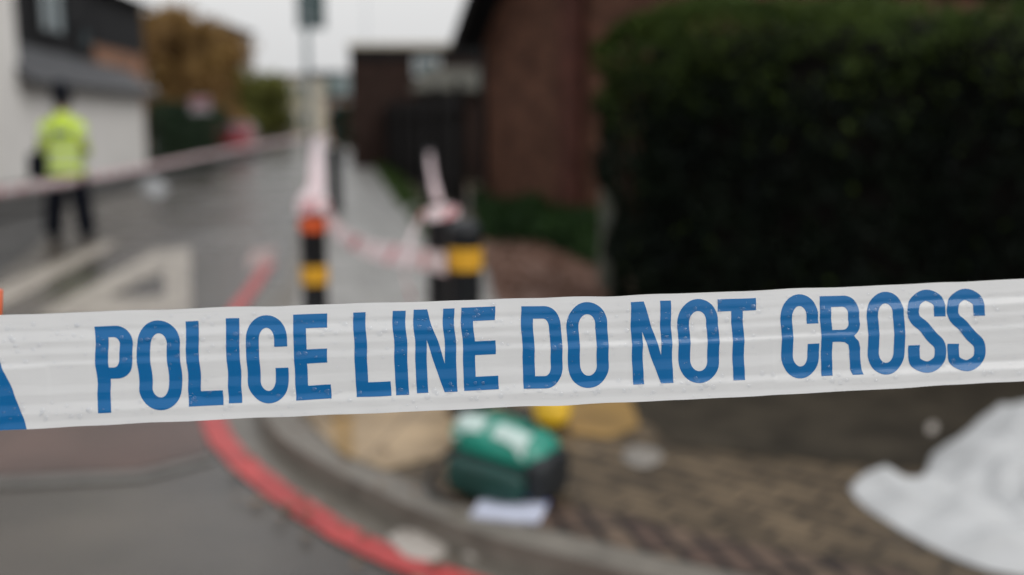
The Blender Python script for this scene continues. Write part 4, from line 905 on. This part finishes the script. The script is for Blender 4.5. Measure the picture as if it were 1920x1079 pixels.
bm = BM(); tube(bm, [(0, 0, 0), (0, 0, 1.2), (0, 0, 1.3), (0, 0, 9.6)], [.10, .10, .065, .04], 12); obj('column', bm, M['steel_lt'], t, smooth=True)
bm = BM(); tube(bm, [(0, 0, 9.55), (-.2, 0, 9.9), (-1.1, 0, 10.05)], .035, 8); obj('arm', bm, M['steel_lt'], t, smooth=True)
bm = BM(); box(bm, -1.35, 0, 10.04, .6, .22, .12, bev=.03); obj('lamp_head', bm, M['steel'], t)
es_ = XZ(385, 230, 27.2); t = thing('estate_agent_board', 'pink and white board on a post beside the dark hedge', 'board', (es_.x, 27.2, 0))
bm = BM(); tube(bm, [(0, 0, 0), (0, 0, 1.5), (0, 0, 2.25)], .025, 8); obj('post', bm, M['wood_dk'], t, smooth=True)
bm = BM(); box(bm, -.1, -.045, 1.85, .56, .02, .42); bd = obj('board', bm, mat('grey_white_board', (.30, .29, .30), var=.1), t)
bm = BM(); box(bm, -.1, -.057, 1.92, .52, .004, .2); obj('pink_panel', bm, mat('pink_print', (.30, .13, .16), var=.1), bd)
# ------------------------------------------------------------------ far vehicles
def car(name, label, cat, x, y, rz, body_m, van=False, z=0):
    t = thing(name, label, cat, (x, y, z), rz); L_ = 4.9 if van else 4.1; H_ = 2.0 if van else 1.42; W_ = 1.85 if van else 1.7
    prof = [(-L_ / 2, .35), (-L_ / 2, 1.75), (-L_ / 2 + .15, H_), (L_ / 2 - 1.6, H_), (L_ / 2 - .9, 1.15), (L_ / 2 - .1, .98), (L_ / 2, .7), (L_ / 2, .3)] if van else [(-L_ / 2, .4), (-L_ / 2 + .05, .9), (-L_ / 2 + .35, 1.0), (-L_ / 2 + .85, H_), (.45, H_), (1.15, .95), (L_ / 2 - .15, .82), (L_ / 2, .6), (L_ / 2, .28), (-L_ / 2, .28)]
    bm = BM(); a = [bm.verts.new((-W_ / 2 + (.12 if q[1] > 1.1 else 0), q[0], q[1])) for q in prof]; b = [bm.verts.new((W_ / 2 - (.12 if q[1] > 1.1 else 0), q[0], q[1])) for q in prof]; bm.faces.new(a); bm.faces.new(b[::-1])
    for i in range(len(prof)): bm.faces.new((a[i], a[(i + 1) % len(prof)], b[(i + 1) % len(prof)], b[i]))
    bmesh.ops.bevel(bm, geom=bm.edges[:], offset=.04, segments=2, affect='EDGES'); obj('body', bm, body_m, t)
    bm = BM(); yc = L_ / 2 - 1.24 if van else .80
    zc = 1.58 if van else 1.19; M_ = Matrix.Translation((0, yc + .03, zc)) @ Matrix.Rotation(math.atan2(.7, .85) if van else math.atan2(.7, .47), 4, 'X'); box(bm, 0, 0, 0, W_ - .4, .02, .95 if van else .62, M=M_); obj('windscreen', bm, M['glass'], t)
    bm = BM(); box(bm, 0, -L_ / 2 + (-.005 if van else .56), 1.5 if van else 1.2, W_ - .45, .02, .45 if van else .36, M=None); obj('rear_window', bm, M['glass'], t)
    for s_ in (-1, 1):
        bm = BM(); box(bm, s_ * (W_ / 2 - .04), .2 if not van else 1.2, 1.17 if not van else 1.35, .03, 1.7 if not van else .9, .3 if not van else .45, bev=.01); obj('side_window', bm, M['glass'], t)
        for yy in (-L_ * .31, L_ * .31):
            bm = BM(); lathe(bm, [(.2, -.1), (.30, -.09), (.31, 0), (.30, .09), (.2, .1)], 22, Matrix.Translation((s_ * (W_ / 2 - .08), yy, .31)) @ Matrix.Rotation(R(90), 4, 'Y')); w_ = obj('wheel', bm, M['black'], t, smooth=True)
            bm = BM(); lathe(bm, [(.19, -.105), (.19, .105)], 16, Matrix.Translation((s_ * (W_ / 2 - .08), yy, .31)) @ Matrix.Rotation(R(90), 4, 'Y')); obj('rim', bm, M['steel_lt'], w_)
        bm = BM(); box(bm, s_ * (W_ / 2 - .25), L_ / 2 + .003, .66, .3, .03, .14, bev=.01); obj('headlight', bm, M['frame_white'], t)
        bm = BM(); box(bm, s_ * (W_ / 2 - .18), -L_ / 2 - .005, .8, .2, .03, .18, bev=.01); obj('tail_light', bm, M['redline'], t)
    return t
c = XZ(352, 230, 47); car('parked_van', 'white van parked beyond the dark hedges under the autumn tree', 'van', c.x, 47, R(6), mat('white_car_paint', (.62, .64, .64), rough=.25, var=.03), True)
c = XZ(437, 230, 41); car('parked_car', 'red car parked at the left side far down the street', 'car', c.x, 41, R(10), mat('red_car_paint', (.20, .012, .02), rough=.25, var=.05, coat=.5))
c = XZ(520, 230, 68); car('parked_car', 'dark car farther off beneath the cream building', 'car', c.x, 68, R(8), mat('dark_car_paint', (.02, .022, .028), rough=.25, var=.05, coat=.5))
# ------------------------------------------------------------------ green bag, white and blue pack, yellow tub
gb = G(948, 922, KZ); t = thing('first_aid_bag', 'green and black medical bag with two white patches on top, on the block paving', 'bag', tuple(gb), R(-28))
gn = mat('green_nylon', (.002, .22, .15), rough=.38, var=.18, scale=9, bump=.5, bscale=22, coat=.3); gd = mat('dark_green_nylon', (.003, .038, .030), rough=.5, var=.25, scale=9, bump=.5, bscale=22); bk = mat('black_nylon', (.008, .010, .012), rough=.55, var=.25, scale=9, bump=.4, bscale=25)
def superbox(bm, sx, sy, sz, c=(0, 0, 0), p=4.5, seg=34, zmin=-1, zmax=1, wob=.02, M_=None):
    rings = []; vs_ = []
    nz = 18
    for j in range(nz + 1):
        zz = zmin + (zmax - zmin) * j / nz; k = max(0.0001, (1 - abs(zz) ** p)) ** (1 / p) if abs(zz) < 1 else .02; rg = []
        for i in range(seg):
            an = 6.28318 * i / seg; cx, sy_ = math.cos(an), math.sin(an); r = (abs(cx) ** p + abs(sy_) ** p) ** (-1 / p)
            q = Vector((cx * r * k, sy_ * r * k, zz)); q *= 1 + wob * noise.noise(q * 2.5 + Vector(c) * 9)
            rg.append(bm.verts.new((c[0] + q.x * sx / 2, c[1] + q.y * sy / 2, c[2] + q.z * sz / 2)))
        rings.append(rg); vs_ += rg
    for a, b in zip(rings, rings[1:]):
        for i in range(seg): bm.faces.new((a[i], a[(i + 1) % seg], b[(i + 1) % seg], b[i]))
    bm.faces.new(rings[0][::-1]); bm.faces.new(rings[-1])
    if M_: bmesh.ops.transform(bm, matrix=M_, verts=vs_)
bm = BM(); superbox(bm, .36, .24, .24, (0, 0, .12), p=3.2, wob=.09); obj('bag_body', bm, gd, t, smooth=True)
bm = BM(); superbox(bm, .372, .252, .15, (0, 0, .185), zmin=-.35, zmax=1, p=3.0, wob=.07); lid = obj('lid', bm, gn, t, smooth=True)
bm = BM(); superbox(bm, .30, .10, .13, (-.01, -.12, .085), p=3.5, wob=.06); obj('front_pocket', bm, gd, t, smooth=True)
bm = BM(); superbox(bm, .10, .23, .20, (.165, 0, .11), p=3.5, wob=.06); obj('side_pocket', bm, bk, t, smooth=True)
bm = BM(); superbox(bm, .34, .25, .035, (0, 0, .018), p=5, wob=.0); obj('base', bm, bk, t, smooth=True)
def lidz(x, y):
    q = (abs(x / .186) ** 3.0 + abs(y / .126) ** 3.0); return .185 + .075 * max(0, 1 - q) ** (1 / 3.0)
whp = mat('white_reflective_patch', (.42, .52, .48), rough=.35, var=.12, scale=30)
for (x0, x1) in ((-.155, -.035), (.005, .13)):
    bm = BM(); g_ = [[bm.verts.new((x0 + (x1 - x0) * i / 8, -.116 + .075 * j / 8, lidz(x0 + (x1 - x0) * i / 8, -.116 + .075 * j / 8) + .009)) for j in range(9)] for i in range(9)]
    for i in range(8):
        for j in range(8): bm.faces.new((g_[i][j], g_[i + 1][j], g_[i + 1][j + 1], g_[i][j + 1]))
    obj('patch', bm, whp, lid, smooth=True)
bm = BM(); tube(bm, smooth_line([(-.10, .02, .255), (-.09, .02, .29), (-.03, .025, .315), (.04, .025, .315), (.09, .02, .29), (.10, .02, .255)], 4), .011, 10); obj('handle', bm, bk, t, smooth=True)
bm = BM()
for i in range(24):
    pass
tube(bm, smooth_line([(-.185, 0, .14), (-.24, -.03, .10), (-.27, -.09, .02), (-.19, -.17, .012), (-.08, -.19, .012)], 6), .010, 8); obj('shoulder_strap', bm, bk, t, smooth=True)
bm = BM(); tube(bm, smooth_line([(-.18, -.10, .163), (-.12, -.128, .163), (.12, -.128, .163), (.18, -.1, .163)], 5), .004, 6); obj('zip', bm, bk, t, smooth=True)
for ch in [t] + list(t.children_recursive):
    if ch.type == 'MESH' and ch.name.split('.')[0] not in ('base', 'shoulder_strap'):
        for v in ch.data.vertices: v.co.z *= 1.0 - .12 * v.co.x / .18
pk = G(956, 962, KZ); t = thing('paper_pack', 'flat white paper pack with a blue top edge, lying in front of the green bag', 'packet', tuple(pk), R(-14))
bm = BM(); bmesh.ops.create_grid(bm, x_segments=14, y_segments=10, size=1)
for v in bm.verts: v.co = Vector((v.co.x * .115, v.co.y * .075, .018 + .006 * noise.noise(Vector((v.co.x * 2, v.co.y * 2, 1))) + .004 * v.co.y))
r_ = bmesh.ops.extrude_face_region(bm, geom=bm.faces[:]); bmesh.ops.translate(bm, vec=(0, 0, -.014), verts=[v for v in r_['geom'] if isinstance(v, bmesh.types.BMVert)]); obj('sheet', bm, mat('white_paper', (.50, .52, .62), rough=.6, var=.05, scale=12), t, smooth=False)
bm = BM(); box(bm, 0, .072, .024, .236, .032, .03, bev=.006); obj('blue_edge', bm, mat('blue_print', (.02, .05, .30), rough=.4, var=.1), t)
tb = G(1034, 800, KZ); t = thing('yellow_tub', 'small round yellow plastic tub standing on the ochre paving behind the green bag', 'tub', tuple(tb))
ym = mat('yellow_plastic', (.80, .50, .03), rough=.35, var=.06)
bm = BM(); lathe(bm, [(.025, 0), (.052, .010), (.073, .035), (.081, .07), (.08, .12)], 28); obj('tub_body', bm, ym, t, smooth=True)
bm = BM(); lathe(bm, [(.084, .115), (.085, .118), (.085, .135), (.07, .15), (.03, .157), (0, .158)], 28); obj('lid', bm, ym, t, smooth=True)
# ------------------------------------------------------------------ white sheet and litter
def heap(name, label, cat, px, z, hmax, m, n=60, fold=.03, seed=1, edge=.05, lift=None):
    P = [G(u, v, z) for u, v in px]; P = smooth_line(P + [P[0]], 6)[:-1]; xs = [p.x for p in P]; ys = [p.y for p in P]; o = Vector((sum(xs) / len(P), sum(ys) / len(P), z))
    random.seed(seed); vl = [[Vector((p.x, p.y, 0)) for p in P]]; bm = BM(); fl_ = [bm.verts.new(p) for p in vl[0]]
    for tri in tessellate_polygon(vl):
        try: bm.faces.new([fl_[i] for i in tri])
        except ValueError: pass
    st = max(max(xs) - min(xs), max(ys) - min(ys)) / n
    for k in range(int((max(xs) - min(xs)) / st) + 1): bmesh.ops.bisect_plane(bm, geom=bm.verts[:] + bm.edges[:] + bm.faces[:], plane_co=(min(xs) + st * (k + .37), 0, 0), plane_no=(1, 0, 0), dist=1e-6)
    for k in range(int((max(ys) - min(ys)) / st) + 1): bmesh.ops.bisect_plane(bm, geom=bm.verts[:] + bm.edges[:] + bm.faces[:], plane_co=(0, min(ys) + st * (k + .41), 0), plane_no=(0, 1, 0), dist=1e-6)
    seg = [(vl[0][i], vl[0][(i + 1) % len(P)]) for i in range(len(P))]
    for v in bm.verts:
        d = min(((v.co - a) - (b - a) * max(0, min(1, (v.co - a).dot(b - a) / max(1e-9, (b - a).length_squared)))).length for a, b in seg)
        f = 1 - math.exp(-d / edge); c = v.co; cw = c + Vector((noise.noise(c * 3), noise.noise(c * 3 + Vector((5, 1, 0))), 0)) * .10; nn = .25 + sum(am * (abs(((cw.x * math.cos(th_) + cw.y * math.sin(th_)) * fq + ph) % 1 - .5) * 2 - .5) * (.5 + .9 * noise.noise(c * 2 + Vector((ph * 9, 0, 0)))) for th_, fq, am, ph in ((.3, 2.6, .9, .1), (1.25, 3.7, .75, .4), (2.2, 5.1, .5, .7), (2.8, 8.3, .32, .2), (.9, 12.7, .2, .5), (1.9, 17, .14, .9)))
        h = f * (hmax * (.55 + .45 * noise.noise(c * 1.5)) + fold * nn) + .004
        if lift: h += f * lift(c)
        v.co = Vector((c.x - o.x, c.y - o.y, max(.004, h)))
    r_ = bmesh.ops.extrude_face_region(bm, geom=bm.faces[:]); bmesh.ops.translate(bm, vec=(0, 0, -.003), verts=[v for v in r_['geom'] if isinstance(v, bmesh.types.BMVert)])
    ob = obj(name, bm, m, None, smooth=True); ob.location = o; return tag(ob, label, cat)
wsheet = mat('white_sheet_cloth', (.50, .50, .495), rough=.8, var=.04, scale=5, bump=.5, bscale=30, trans=.12)
heap('white_sheet', 'large crumpled white sheet heaped on the block paving at the lower right', 'sheet', [(1592, 918), (1615, 895), (1655, 888), (1690, 896), (1722, 908), (1738, 880), (1752, 850), (1800, 826), (1860, 806), (1925, 780), (2010, 740), (2150, 720), (2400, 760), (2500, 900), (2350, 1100), (2100, 1130), (1960, 1092), (1850, 1070), (1760, 1035), (1680, 990), (1618, 950)], KZ, .07, wsheet, 120, .11, 3, .09,
     lift=lambda c: max(0, min(1, (c.x - 1.55) * 2.2)) * .12)
paper = mat('wet_white_paper', (.38, .34, .30), rough=.6, var=.1, scale=20, trans=.1)
heap('paper_scrap', 'pale crumpled paper lying in the gutter beside the red line', 'litter', [(725, 1010), (760, 993), (810, 1003), (838, 1028), (815, 1052), (762, 1046)], .005, .012, paper, 24, .02, 5, .02)
heap('paper_scrap', 'small round white scrap in the gutter right of the larger paper', 'litter', [(868, 1032), (885, 1020), (910, 1026), (914, 1042), (893, 1050), (872, 1046)], .005, .012, paper, 16, .02, 6, .015)
heap('glove_scrap', 'thin off-white glove-like scrap on the brown paving right of the yellow tub', 'litter', [(1168, 850), (1190, 838), (1235, 846), (1240, 866), (1205, 878), (1172, 868)], KZ, .01, mat('dull_white_film', (.20, .18, .155), rough=.5, var=.15, scale=20), 18, .02, 7, .02)
heap('glint_scrap', 'tiny pale scrap standing in for a glint on the dark soil above the white sheet', 'litter', [(1738, 800), (1750, 793), (1758, 802), (1752, 812), (1740, 812)], KZ, .006, paper, 8, .006, 8, .01)  # small glint painted as a pale scrap
heap('plastic_bag', 'white plastic bag lying against the far kerb near the officer', 'litter', [(258, 352), (275, 340), (300, 342), (316, 356), (300, 368), (270, 366)], .004, .16, mat('grey_white_plastic', (.33, .33, .33), rough=.5, var=.08, trans=.1), 18, .12, 9, .08)

random.seed(77); bm = BM()
for k in range(70):
    u_, v_ = rnd(430, 900), rnd(800, 1120); q = G(u_, v_, 0); d_ = min((Vector((p.x, p.y, 0)) - Vector((q.x, q.y, 0))).length for p in kline)
    if d_ > .35: continue
    z_ = .012 if (B_ and d_ < .2 and False) else .014; a = rnd(0, 6.28); w_ = rnd(.012, .03)
    ins = min(kline, key=lambda p: (p.x - q.x) ** 2 + (p.y - q.y) ** 2)
    if q.x > ins.x: z_ = KZ + .012
    vs_ = [bm.verts.new((q.x + math.cos(a + t) * w_ * r, q.y + math.sin(a + t) * w_ * r, z_ + rnd(0, .012))) for t, r in ((0, 1.4), (1.2, .7), (2.4, .8), (3.14, 1.2), (3.9, .8), (5.1, .7))]
    bm.faces.new(vs_)
o = obj('wet_leaves', bm, mat('wet_brown_leaf', (.05, .03, .018), col2=(.16, .09, .04), scale=12, rough=.4), None, recalc=False); o['kind'] = 'stuff'; tag(o, 'wet brown leaves scattered along the curved kerb and gutter', 'fallen leaves')
